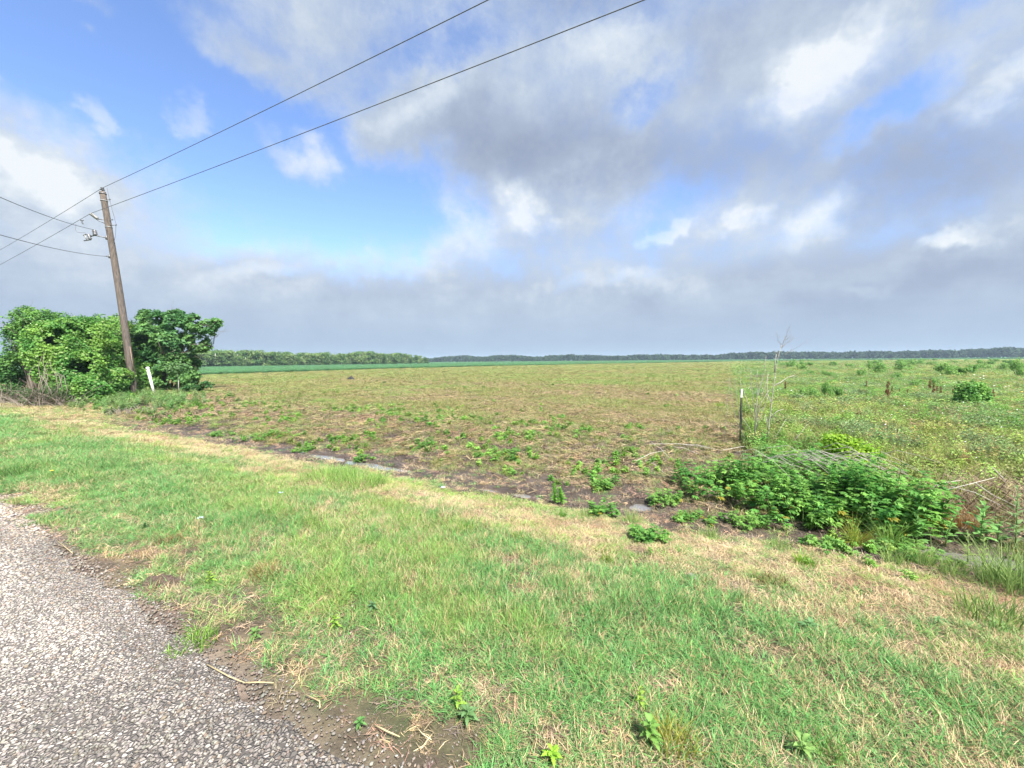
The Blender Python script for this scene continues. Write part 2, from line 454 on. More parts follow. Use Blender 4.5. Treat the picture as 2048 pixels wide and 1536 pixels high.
def leafy(n, h, spread, leaf, seed, mat, stems=4, lobes=1, name='weed'):
    g = np.random.default_rng(seed); V = []; Fc = []; bv = []
    for s in range(stems):
        a = g.uniform(0, 2 * PI); rr = spread * g.uniform(.0, .5)
        root = np.array([math.cos(a) * rr, math.sin(a) * rr, 0]); lean = g.normal(size=3) * .25; lean[2] = 1; lean /= np.linalg.norm(lean)
        hh = h * g.uniform(.6, 1.15); b0 = len(V)
        V += [root + [.004, 0, 0], root - [.004, 0, 0], root + lean * hh]; Fc += [(b0, b0+1, b0+2)]; bv += [.3] * 3
        for k in range(n):
            t = (k + .6) / n; p = root + lean * hh * t; az = k * 2.4 + g.uniform(-.4, .4) + s
            el = g.uniform(-.1, .6); L = leaf * (1.15 - .55 * t) * g.uniform(.7, 1.2); b = g.uniform()
            for q in range(lobes):
                az2 = az + (q - (lobes - 1) / 2) * .75; LL = L * (1 - .18 * abs(q - (lobes - 1) / 2))
                d = np.array([math.cos(az2) * math.cos(el), math.sin(az2) * math.cos(el), math.sin(el)]); sd = np.array([-math.sin(az2), math.cos(az2), g.uniform(-.3, .3)])
                b0 = len(V); wd = LL * (.30 if lobes == 1 else .2)
                V += [p, p + d * LL * .45 + sd * wd + [0, 0, .01], p + d * LL - [0, 0, LL * .2], p + d * LL * .45 - sd * wd + [0, 0, .01]]
                Fc += [(b0, b0+1, b0+2), (b0, b0+2, b0+3)]; bv += [b] * 4
    return mesh_obj(name, V, np.array(Fc), mat, attrs={'bv': ('FLOAT', bv)}, link=False)
def stalks(n, L, spread, seed, mat, w=.004, name='stalks'):
    """stalks lying about, slightly raised"""
    g = np.random.default_rng(seed); V = []; Fc = []; bv = []
    for i in range(n):
        c = np.array([g.normal() * spread, g.normal() * spread, 0]); az = g.uniform(0, 2*PI) ; l = L * g.uniform(.4, 1.3)
        e0 = g.uniform(.002, .02); e1 = e0 + g.uniform(0, .3) * l * (g.uniform() < .4)
        d = np.array([math.cos(az), math.sin(az), 0]); sd = np.array([-math.sin(az), math.cos(az), g.uniform(-.8, .8)]) * w * g.uniform(.6, 1.4)
        p0 = c - d * l / 2 + [0, 0, e0]; p2 = c + d * l / 2 + [0, 0, e1]; p1 = (p0 + p2) / 2 + np.array([g.normal() * .02, g.normal() * .02, .012])
        b0 = len(V); V += [p0 - sd, p0 + sd, p1 - sd, p1 + sd, p2]; Fc += [(b0, b0+1, b0+3), (b0, b0+3, b0+2), (b0+2, b0+3, b0+4)]
        bv += [g.uniform()] * 5
    return mesh_obj(name, V, np.array(Fc), mat, attrs={'bv': ('FLOAT', bv)}, link=False)
def pebble(seed):
    import bmesh
    bm = bmesh.new(); bmesh.ops.create_icosphere(bm, subdivisions=1, radius=.5)
    g = np.random.default_rng(seed)
    for v in bm.verts:
        v.co *= g.uniform(.78, 1.12); v.co.z *= .55; v.co.y *= .8
    me = bpy.data.meshes.new('pebble'); bm.to_mesh(me); bm.free()
    me.polygons.foreach_set('use_smooth', np.ones(len(me.polygons), bool))
    m = bpy.data.materials.get('road_chips')
    if not m:
        m, nt, out = newmat('road_chips')
        at = N(nt, 'ShaderNodeAttribute', attribute_name='tint', attribute_type='INSTANCER')
        ns = N(nt, 'ShaderNodeTexNoise', {'Scale': 3, 'Detail': 4})
        k = N(nt, 'ShaderNodeMath', {0: ns.outputs['Fac'], 1: .8, 2: .6}, operation='MULTIPLY_ADD').outputs[0]
        b = N(nt, 'ShaderNodeBsdfPrincipled', {'Base Color': mulcol(nt, at.outputs['Color'], k), 'Roughness': .75, 'Specular IOR Level': .3})
        nt.links.new(b.outputs[0], out.inputs[0])
    me.materials.append(m)
    return bpy.data.objects.new('pebble', me)
_trees = {}
def scatter(name, P, rot, scl, idx, tint, coll, label, cat, kind='stuff', parent=None):
    n = len(P)
    me = bpy.data.meshes.new(name); me.vertices.add(n); me.vertices.foreach_set('co', np.asarray(P, np.float32).ravel())
    a = me.attributes.new('rot', 'FLOAT_VECTOR', 'POINT'); a.data.foreach_set('vector', np.asarray(rot, np.float32).ravel())
    a = me.attributes.new('scl', 'FLOAT_VECTOR', 'POINT'); a.data.foreach_set('vector', np.asarray(scl, np.float32).ravel())
    a = me.attributes.new('pick', 'INT', 'POINT'); a.data.foreach_set('value', np.asarray(idx, np.int32))
    a = me.attributes.new('tint', 'FLOAT_COLOR', 'POINT'); a.data.foreach_set('color', np.concatenate([np.clip(tint, 0, 1), np.ones((n, 1))], 1).astype(np.float32).ravel())
    o = bpy.data.objects.new(name, me); COL.objects.link(o)
    if parent: o.parent = parent
    tr = bpy.data.node_groups.new('scatter_' + name, 'GeometryNodeTree')
    tr.interface.new_socket('Geometry', in_out='INPUT', socket_type='NodeSocketGeometry')
    tr.interface.new_socket('Geometry', in_out='OUTPUT', socket_type='NodeSocketGeometry')
    gi = tr.nodes.new('NodeGroupInput'); go = tr.nodes.new('NodeGroupOutput')
    ci = tr.nodes.new('GeometryNodeCollectionInfo'); ci.inputs['Collection'].default_value = coll
    ci.inputs['Separate Children'].default_value = True; ci.inputs['Reset Children'].default_value = True
    ip = tr.nodes.new('GeometryNodeInstanceOnPoints'); ip.inputs['Pick Instance'].default_value = True
    def na(nm, dt):
        q = tr.nodes.new('GeometryNodeInputNamedAttribute'); q.data_type = dt; q.inputs['Name'].default_value = nm
        return q.outputs['Attribute']
    L = tr.links.new
    er = tr.nodes.new('FunctionNodeEulerToRotation'); L(na('rot', 'FLOAT_VECTOR'), er.inputs[0])
    L(gi.outputs[0], ip.inputs['Points']); L(ci.outputs[0], ip.inputs['Instance']); L(na('pick', 'INT'), ip.inputs['Instance Index'])
    L(er.outputs[0], ip.inputs['Rotation']); L(na('scl', 'FLOAT_VECTOR'), ip.inputs['Scale']); L(ip.outputs[0], go.inputs[0])
    md = o.modifiers.new('scatter', 'NODES'); md.node_group = tr
    return tag(o, label, cat, kind=kind)

def polar(n, r0, r1, a0=-62, a1=62, cap=None, k=None):
    """points with density ~ k/r^2, at most cap per m2"""
    r = np.exp(RG.uniform(math.log(r0), math.log(r1), n)); a = np.radians(RG.uniform(a0, a1, n))
    if cap:
        dens = n / (math.log(r1 / r0) * math.radians(a1 - a0)) / r ** 2
        keep = RG.uniform(size=n) < np.minimum(1, cap / dens); r, a = r[keep], a[keep]
    return r * np.sin(a), r * np.cos(a)
def inframe(x, y, z, m=60):
    px, py, d = proj(np.stack([x, y, z], -1))
    return (d > .3) & (px > -m) & (px < 2048 + m) & (py < 1536 + 2 * m)
def jit(col, n, amt=.15):
    return col * (1 + RG.normal(size=(n, 1)) * amt) * (1 + RG.normal(size=(n, 3)) * amt * .4)

source_collection('green', [blades(40, .085, .065, .65, 1.5, .0044, 100 + i, 3, .4, M_grass, 'green_tuft') for i in range(5)])
source_collection('straw', [blades(32, .085, .065, .6, 1.0, .0040, 200 + i, 3, .45, M_dry, 'straw_tuft', lie=.35) for i in range(5)])
source_collection('tall', [blades(60, .32, .09, .30, .8, .006, 300 + i, 4, .35, M_grass, 'tall_tuft') for i in range(4)])
source_collection('weed', [leafy(5, .11, .06, .075, 400 + i, M_weed, 5, 3, 'leafy_weed') for i in range(4)])
source_collection('herb', [leafy(10, .34, .10, .07, 450 + i, M_weed, 7, 1, 'upright_herb') for i in range(4)])
source_collection('litter', [stalks(16, .17, .07, 500 + i, M_dry, .0028) for i in range(5)])
source_collection('pebble', [pebble(600 + i) for i in range(6)])

def mk(coll_tints_pts): pass

# --- road chips and loose chips on the shoulder
def road_chips():
    x, y = polar(480000, 1.3, 9, -62, 15, cap=3600)
    R = regions(x, y); s, v = R['s'], R['v']
    nz = fbm(x * 2, y * 2, 71, 3)
    p = np.where(v < EDGE(s), .95, np.exp(-np.maximum(v - EDGE(s), 0) / .35) * .75) * np.where(v > .95, .8, 1)
    k = (v > -4) & (v < 2.1) & (RG.uniform(size=len(x)) < p * (.8 + .4 * nz)) & inframe(x, y, H(x, y))
    x, y, v, s = x[k], y[k], v[k], s[k]; n = len(x)
    sz = .0152 * np.exp(RG.normal(size=n) * .24) * np.clip((np.hypot(x, y) / 4), 1, 1.6)
    P = np.stack([x, y, H(x, y) + np.where(v < 1.1, .014, .004)], -1)
    rot = np.stack([RG.normal(size=n) * .25, RG.normal(size=n) * .25, RG.uniform(0, 6.28, n)], -1)
    scl = np.stack([sz, sz * RG.uniform(.7, 1.1, n), sz * RG.uniform(.7, 1.1, n)], -1)
    t = RG.uniform(size=n); band = fbm(s * .5, v * 1.7, 72, 3)
    g = .20 + .19 * t ** 1.3
    g = g * (.62 + .62 * sst(.35, .65, band)) * (.85 + .3 * fbm(s * .3, v * 2.2, 74, 2))
    tint = 1.06 * g[:, None] * np.array([1.0, .92, .82]) * (1 + RG.normal(size=(n, 3)) * .03)
    brown = RG.uniform(size=n) < (.08 + .6 * sst(.6, 1.15, v)); tint[brown] *= np.array([.78, .68, .60])
    sz = sz * np.where(v > 1.15, .65, 1)
    scl = np.stack([sz, sz * .9, sz * .85], -1)
    scatter('road_chips', P, rot, scl, RG.integers(0, 6, n), tint, SRC['pebble'], 'pale stone chips pressed into the road and spilling over its edge', 'gravel')
    return n
print('chips', road_chips())

# --- verge grass
def verge():
    x, y = polar(420000, 1.2, 60, cap=760)
    R = regions(x, y); s, v, r = R['s'], R['v'], R['r']; n0 = len(x)
    z = H(x, y); sw = straw_w(x, y, s, v)
    bare = fbm(x * 2.6, y * 2.6, 19, 3); sh = RG.uniform(size=n0)
    dens = np.where(v < 1.05, .0, R['shoulder']) * (1 - .93 * R['ditch']) * (v < 6.6) * np.where(bare > .60, .42, 1)
    dens = dens * np.where(v < 2.0, sst(.15, .62, v - .95 + (bare - .5) * 1.3), 1)
    dens = np.maximum(dens, ((v > 1.15) & (v < 2.4)) * .42 * sst(.36, .55, bare))
    k = (RG.uniform(size=n0) < dens) & inframe(x, y, z)
    x, y, z, s, v, r, sw = [q[k] for q in (x, y, z, s, v, r, sw)]; n = len(x)
    dry = RG.uniform(size=n) < np.where(v > 4.6, .75, np.clip(sw * .92 + .02, .08, .85))
    patch = fbm(x * 1.1, y * 1.1, 23, 3); fine = fbm(x * 5, y * 5, 24, 2)
    tall = sst(.5, .75, patch)
    sc = np.clip((r / 5) ** .55, .95, 4) ; hz = np.clip((r / 5) ** .25, .95, 1.7)
    hv = (.45 + 1.05 * patch * (.6 + .8 * fine)) * RG.uniform(.7, 1.3, n) * np.where(v < 1.7, .7, 1)
    hv = hv * (1 - .5 * sst(3.1, 4.1, v))
    scl = np.stack([sc, sc, hz * hv * np.where(dry, .8, 1.0)], -1)
    rot = np.stack([RG.normal(size=n) * .12, RG.normal(size=n) * .12, RG.uniform(0, 6.28, n)], -1)
    yel = np.clip(sst(.42, .68, fbm(s * .7, v * 1.6, 25, 3)) * .7 + .55 * sst(2.9, 3.9, v) * .8 + .30 * sst(0, 2.5, s) - .27 + (fine - .5) * .6, 0, 1)
    g = mix(np.broadcast_to(G1, (n, 3)), G2, yel); g = jit(g, n, .16)
    rus = sst(.60, .74, fbm(s * 1.2, v * 2.6, 27, 3))
    d = mix(np.broadcast_to(ST, (n, 3)), C(.33, .21, .13), np.clip(rus * .8 + .25 * sst(0, 2, s), 0, 1)); d = jit(d, n, .15)
    P = np.stack([x, y, z - .004], -1)
    a = ~dry
    scatter('grass', P[a], rot[a], scl[a], RG.integers(0, 5, a.sum()), g[a], SRC['green'], 'short green grass growing on the verge between road and ditch', 'grass')
    scatter('dry_grass', P[dry], rot[dry], scl[dry], RG.integers(0, 5, dry.sum()), d[dry], SRC['straw'], 'mown straw coloured grass in bands along the verge', 'dry grass')
    return n
print('verge', verge())

# --- field stubble, litter and ditch weeds
def field():
    x, y = polar(360000, 4, 190, cap=330)
    R = regions(x, y); s, v, r = R['s'], R['v'], R['r']; z = H(x, y)
    nz = fbm(x * 1.6, y * 1.6, 33, 3)
    d = sst(5.6, 6.8, v + (nz - .5) * 2) * (1 - R['wild']) * (1 - R['crop']) * (1 - .72 * R['bank'])
    k = (RG.uniform(size=len(x)) < d) & inframe(x, y, z)
    x, y, z, s, v, r, nz = [q[k] for q in (x, y, z, s, v, r, nz)]; n = len(x)
    f = field_rust(x, y, s, v); Rk = regions(x, y)['bank']
    sc = np.clip((r / 6) ** .72, 1, 9); hz = np.clip((r / 6) ** .22, 1, 1.8)
    kind = RG.uniform(size=n); lit = kind < np.clip(f * .62 + Rk * .25 + .06, 0, .9)
    scl = np.stack([sc, sc, hz * RG.uniform(.6, 1.35, n)], -1); rot = np.stack([RG.normal(size=n) * .1, RG.normal(size=n) * .1, RG.uniform(0, 6.28, n)], -1)
    P = np.stack([x, y, z], -1)
    fine = fbm(x * 3, y * 3, 35, 2); m = fbm(x * .35, y * .35, 36, 3)
    gc = mix(mix(np.broadcast_to(FY, (n, 3)), C(.20, .32, .075), sst(.42, .7, m) * .9), C(.33, .29, .14), sst(.5, .75, fine) * .6)
    gc = jit(gc, n, .16)
    lc = mix(np.broadcast_to(C(.30, .20, .12), (n, 3)), C(.38, .31, .18), RG.uniform(size=n)); lc = mix(lc, C(.11, .085, .065), (RG.uniform(size=n) < .32) * .9); lc = jit(lc, n, .15)
    scl[lit] = np.minimum(scl[lit], 1.5)
    a = ~lit
    scatter('stubble', P[a], rot[a], scl[a] * [1, 1, .85], RG.integers(0, 5, a.sum()), gc[a], SRC['green'], 'short yellow green regrowth over the mown field beyond the ditch', 'stubble')
    scatter('plant_litter', P[lit], rot[lit], scl[lit], RG.integers(0, 5, lit.sum()), lc[lit], SRC['litter'], 'rust brown cut stalks and litter lying on the mown field', 'litter')
    return n
print('field', field())

def litter_near():
    x, y = polar(120000, 3.5, 26, cap=60)
    R = regions(x, y); s, v, r = R['s'], R['v'], R['r']; z = H(x, y)
    d = sst(4.9, 5.3, v) * (1 - sst(7.5, 11, v)) * .8 * (1 - .5 * R['wild'])
    k = (RG.uniform(size=len(x)) < d) & inframe(x, y, z) & (z > WLEV + .01)
    x, y, z = x[k], y[k], z[k]; n = len(x)
    c = mix(np.broadcast_to(C(.36, .25, .17), (n, 3)), C(.13, .10, .085), (RG.uniform(size=n) < .55) * 1.0); c = jit(c, n, .2)
    scl = np.stack([RG.uniform(.25, .75, n)] * 3, -1); rot = np.stack([RG.normal(size=n) * .1, RG.normal(size=n) * .1, RG.uniform(0, 6.28, n)], -1)
    scatter('ditch_litter', np.stack([x, y, z], -1), rot, scl, RG.integers(0, 5, n), c, SRC['litter'], 'dead brown stalks strewn over the dark mud of the ditch', 'litter')
litter_near()

def shoulder_litter():
    x, y = polar(60000, 1.3, 14, -62, 40, cap=260)
    R = regions(x, y); s, v = R['s'], R['v']; z = H(x, y); nz = fbm(x * 3, y * 3, 93, 3)
    k = (v > 1.1) & (RG.uniform(size=len(x)) < np.where(v < 1.9, .55, np.where(v < 5.0, .14, 0)) * (.4 + nz)) & inframe(x, y, z)
    x, y, z = x[k], y[k], z[k]; n = len(x)
    c = mix(np.broadcast_to(C(.40, .29, .19), (n, 3)), C(.15, .11, .085), (RG.uniform(size=n) < .5) * 1.0); c = jit(c, n, .2)
    sc = RG.uniform(.15, .5, n)
    scatter('shoulder_litter', np.stack([x, y, z + .004], -1), np.stack([x * 0, x * 0, RG.uniform(0, 6.28, n)], -1), np.stack([sc] * 3, -1), RG.integers(0, 5, n), c, SRC['litter'], 'dead brown grass bits strewn over the bare dirt shoulder', 'litter')
shoulder_litter()

def clods():
    x, y = polar(260000, 1.3, 24, cap=420)
    R = regions(x, y); s, v = R['s'], R['v']; z = H(x, y); nz = fbm(x * 2.5, y * 2.5, 94, 3)
    ditch = sst(4.5, 4.9, v) * (1 - sst(7.0, 9.0, v)) * (1 - sst(16, 24, -s)); sh = (v > EDGE(s)) * (v < 2.2) * .8
    k = (RG.uniform(size=len(x)) < np.maximum(ditch, sh) * sst(.30, .62, nz)) & inframe(x, y, z) & (z > WLEV + .003)
    x, y, z, v = x[k], y[k], z[k], v[k]; n = len(x)
    sz = np.where(v < 3, .010, .026) * np.exp(RG.normal(size=n) * .45)
    c = mix(np.broadcast_to(C(.075, .058, .046), (n, 3)), C(.17, .13, .10), RG.uniform(size=n) ** 2); c = jit(c, n, .15)
    scatter('soil_clods', np.stack([x, y, z], -1), np.stack([RG.normal(size=n) * .5, RG.normal(size=n) * .5, RG.uniform(0, 6.28, n)], -1), np.stack([sz * 1.2, sz, sz], -1), RG.integers(0, 6, n), c, SRC['pebble'], 'small dark brown crumbs of soil covering the ditch mud and the bare road shoulder', 'soil')
clods()

def ditch_weeds():
    x, y = polar(80000, 3, 40, cap=60)
    R = regions(x, y); s, v, r = R['s'], R['v'], R['r']; z = H(x, y)
    cl = fbm(x * .9, y * .9, 44, 3); cl2 = fbm(x * 3.2, y * 3.2, 45, 2)
    zone = sst(5.35, 5.9, v) * (1 - sst(7.6, 11.5, v)) * (1 - .3 * R['wild'])
    right = sst(-.3, 1.2, s) * sst(4.1, 4.6, v) * (1 - sst(5.9, 6.6, v))
    d = np.clip(zone * sst(.48, .62, cl * .6 + cl2 * .4) * .6 + right * .55 * sst(.38, .6, cl2), 0, 1)
    fieldw = (v > 8) * (1 - R['wild']) * (1 - R['crop']) * sst(.60, .68, cl * .5 + cl2 * .5) * .10
    k = (RG.uniform(size=len(x)) < d + fieldw) & inframe(x, y, z) & (z > WLEV)
    x, y, z, r = x[k], y[k], z[k], r[k]; n = len(x)
    sc = RG.uniform(.45, 1.1, n) * np.clip((r / 7) ** .3, 1, 1.5)
    c = mix(np.broadcast_to(C(.14, .33, .07), (n, 3)), C(.27, .42, .09), RG.uniform(size=n)); c = jit(c, n, .15)
    rot = np.stack([RG.normal(size=n) * .1, RG.normal(size=n) * .1, RG.uniform(0, 6.28, n)], -1)
    scatter('ditch_weeds', np.stack([x, y, z], -1), rot, np.stack([sc] * 3, -1), RG.integers(0, 4, n), c, SRC['weed'], 'low bright green weeds dotted over the muddy ditch banks', 'weeds')
    return n
print('dweeds', ditch_weeds())

def wild():
    x, y = polar(300000, 4.2, 200, -5, 62, cap=170)
    R = regions(x, y); s, v, r = R['s'], R['v'], R['r']; z = H(x, y)
    k = (RG.uniform(size=len(x)) < R['wild'] * (1 - R['crop'])) & inframe(x, y, z, 200)
    x, y, z, s, v, r = [q[k] for q in (x, y, z, s, v, r)]; n = len(x)
    n1 = fbm(x * .35, y * .35, 55, 3); n2 = fbm(x * 1.5, y * 1.5, 56, 3)
    c = mix(np.broadcast_to(C(.18, .31, .07), (n, 3)), C(.30, .35, .095), sst(.42, .7, n1)); c = mix(c, C(.22, .28, .15), sst(.55, .7, n2) * .8); c = mix(c, C(.38, .28, .15), (RG.uniform(size=n) < .16) * .9)
    c = jit(c, n, .17)
    sc = np.clip((r / 7) ** .7, .8, 8); hz = np.clip((r / 7) ** .2, .9, 1.7)
    near = 1 - sst(7, 9, v)
    hh = RG.uniform(.5, 1.1, n) * (.7 + .7 * n2) * (1.12 - .35 * near * (s < 2)) * (1 - .3 * sst(12, 25, r))
    rot = np.stack([RG.normal(size=n) * .12, RG.normal(size=n) * .12, RG.uniform(0, 6.28, n)], -1)
    P = np.stack([x, y, z], -1); t = RG.uniform(size=n)
    a = t < .5; b = (t >= .5) & (t < .8); e = t >= .8
    scatter('wild_grass', P[a], rot[a], np.stack([sc * .9, sc * .9, hz * hh * .75], -1)[a], RG.integers(0, 4, a.sum()), c[a], SRC['tall'], 'knee high yellow green grass filling the unmown field', 'wild grass')
    scatter('wild_herbs', P[b], rot[b], np.stack([sc * .9, sc * .9, hz * hh * .8], -1)[b], RG.integers(0, 4, b.sum()), c[b] * [.85, 1.0, .9], SRC['herb'], 'mixed leafy herbs growing through the unmown field', 'wild herbs')
    scatter('wild_regrowth', P[e], rot[e], np.stack([sc * 1.2, sc * 1.2, hz * hh * 1.6], -1)[e], RG.integers(0, 5, e.sum()), c[e], SRC['straw'], 'dry thin stems standing among the wild field plants', 'dry stems')
    # flowers
    xf, yf = polar(1500, 6, 50, 20, 62, cap=4); Rf = regions(xf, yf)
    k = (Rf['wild'] > .5) & (fbm(xf * .4, yf * .4, 58, 2) > .45); xf, yf = xf[k], yf[k]; nf = len(xf)
    tf = np.where(RG.uniform(size=(nf, 1)) < .6, np.array([[.8, .8, .78]]), np.array([[.75, .45, .06]]))
    sf = RG.uniform(.016, .028, nf) * np.clip((np.hypot(xf, yf) / 9), .8, 3)
    scatter('wildflowers', np.stack([xf, yf, H(xf, yf) + RG.uniform(.22, .36, nf)], -1), RG.normal(size=(nf, 3)) * .3, np.stack([sf, sf, sf * .4], -1), RG.integers(0, 6, nf), tf, SRC['pebble'], 'tiny white and orange flower heads dotted through the unmown field', 'wildflowers')
    return n
print('wild', wild())

def crop():
    x, y = polar(110000, 38, 480, -60, 62)
    R = regions(x, y); k = (R['crop'] > .5); x, y, r = x[k], y[k], R['r'][k]; z = H(x, y)
    k = inframe(x, y, z); x, y, z, r = x[k], y[k], z[k], r[k]; n = len(x)
    sc = np.clip(r / 22, 2, 16); hz = RG.uniform(.9, 1.25, n) * 1.15
    c = jit(np.broadcast_to(C(.125, .27, .12) * 1.1, (n, 3)), n, .14)
    scatter('crop', np.stack([x, y, z], -1), np.stack([x * 0, x * 0, RG.uniform(0, 6.28, n)], -1), np.stack([sc, sc, hz], -1), RG.integers(0, 4, n), c, SRC['herb'], 'dense green crop in a band between the mown field and the woods', 'crop')
    return n
print('crop', crop())

# ------------------------------------------------------------------ foliage masses
def rand_dirs(g, n):
    d = g.normal(size=(n, 3)); return d / np.linalg.norm(d, axis=1, keepdims=True)
def leaf_faces(c, nrm, size, g, lobes=1, aspect=.42):
    """one folded leaf (or lobed leaf) per point"""
    n = len(c)
    t = np.cross(nrm, g.normal(size=(n, 3))); t /= np.linalg.norm(t, axis=1, keepdims=True) + 1e-9
    t[:, 2] -= .25; t /= np.linalg.norm(t, axis=1, keepdims=True)
    b = np.cross(nrm, t); b /= np.linalg.norm(b, axis=1, keepdims=True) + 1e-9
    Vs, Fs = [], []; off = 0
    for q in range(lobes):
        an = (q - (lobes - 1) / 2) * .85
        tt = t * math.cos(an) + b * math.sin(an); bb = -t * math.sin(an) + b * math.cos(an)
        L = (size * (1 - .15 * abs(q - (lobes - 1) / 2)))[:, None]; asp = aspect if lobes == 1 else aspect * .55
        v = np.stack([c, c + tt * L * .5 + bb * L * asp + nrm * L * .1, c + tt * L, c + tt * L * .5 - bb * L * asp + nrm * L * .1], 1)
        Vs.append(v.reshape(-1, 3)); i = np.arange(n)[:, None] * 4 + off; off += n * 4
        Fs += [np.concatenate([i, i+1, i+2], 1), np.concatenate([i, i+2, i+3], 1)]
    return np.concatenate(Vs), np.concatenate(Fs)
def crown_points(blobs, n, g, gap=.42, freq=1.6, shell=.55):
    """blobs: (cx,cy,cz, rx,ry,rz, weight). Points in a lumpy shell with holes."""
    w = np.array([b[6] for b in blobs], float); w /= w.sum(); pick = g.choice(len(blobs), int(n * 2.2), p=w)
    B = np.array([b[:6] for b in blobs])[pick]; d = rand_dirs(g, len(pick))
    rad = (shell + (1 - shell) * g.uniform(size=len(pick)) ** .6)
    lump = .72 + .56 * vn3(B[:, 0] + d[:, 0] * 2.1, B[:, 1] + d[:, 1] * 2.1, B[:, 2] + d[:, 2] * 2.1, 5)
    p = B[:, :3] + d * B[:, 3:] * (rad * lump)[:, None]
    q = vn3(p[:, 0] * freq, p[:, 1] * freq, p[:, 2] * freq, 9) * .65 + vn3(p[:, 0] * freq * 2.7, p[:, 1] * freq * 2.7, p[:, 2] * freq * 2.7, 10) * .35
    k = q > gap; p, d = p[k][:n], d[k][:n]
    return p, d
def foliage(name, blobs, n, size, cols, parent, seed, gap=.42, freq=1.6, shell=.55, lobes=1, mat=None, up=.5, aspect=.42, origin=None, zmin=None):
    g = np.random.default_rng(seed)
    p, d = crown_points(blobs, n, g, gap, freq, shell); n = len(p)
    if zmin is not None:
        k = p[:, 2] > zmin; p, d = p[k], d[k]; n = len(p)
    nr = d * .6 + np.array([0, 0, up]) + g.normal(size=(n, 3)) * .55; nr /= np.linalg.norm(nr, axis=1, keepdims=True)
    V, Fc = leaf_faces(p, nr, size * g.uniform(.6, 1.3, n), g, lobes, aspect)
    tn = vn3(p[:, 0] * freq * .8 + 9, p[:, 1] * freq * .8, p[:, 2] * freq * .8, 12); t = np.clip((tn - .5) * 2.2 + .5 + g.normal(size=n) * .25, 0, 1)
    c = cols[0] * (1 - t[:, None]) + cols[1] * t[:, None]; c = c * (1 + g.normal(size=(n, 1)) * .16)
    if len(cols) > 2:
        k = g.uniform(size=n) < .10; c[k] = cols[2]
    tint = np.concatenate([np.repeat(c, 4, 0)] * lobes)
    if origin is not None: V = V - origin
    return mesh_obj(name, V, Fc, mat or M_leaf, parent, attrs={'tint': ('FLOAT_COLOR', np.clip(tint, 0, 1))})
def branchy(mb, p0, p1, r0, r1, g, kids=3, depth=2, wob=.12):
    p0 = np.asarray(p0, float); p1 = np.asarray(p1, float); L = np.linalg.norm(p1 - p0); n = 5
    pts = [p0 + (p1 - p0) * i / n + (g.normal(size=3) * wob * L * .3 if 0 < i < n else 0) for i in range(n + 1)]
    mb.tube(pts, [r0 + (r1 - r0) * i / n for i in range(n + 1)], 6 if r0 > .02 else 4)
    if depth > 0:
        for k in range(kids):
            t = g.uniform(.35, .95); i = int(t * n); q = pts[i]; d = (p1 - p0) / L + g.normal(size=3) * .6; d /= np.linalg.norm(d)
            branchy(mb, q, q + d * L * g.uniform(.3, .55), (r0 + (r1 - r0) * t) * .6, r1 * .5, g, kids, depth - 1, wob)

def pxblob(px, py, rx, ry, Y, rd, w=None):
    c = W(px, py, Y); k = Y / F
    return (c[0], c[1], c[2], rx * k * .92, rd, ry * k, w if w else rx * ry)

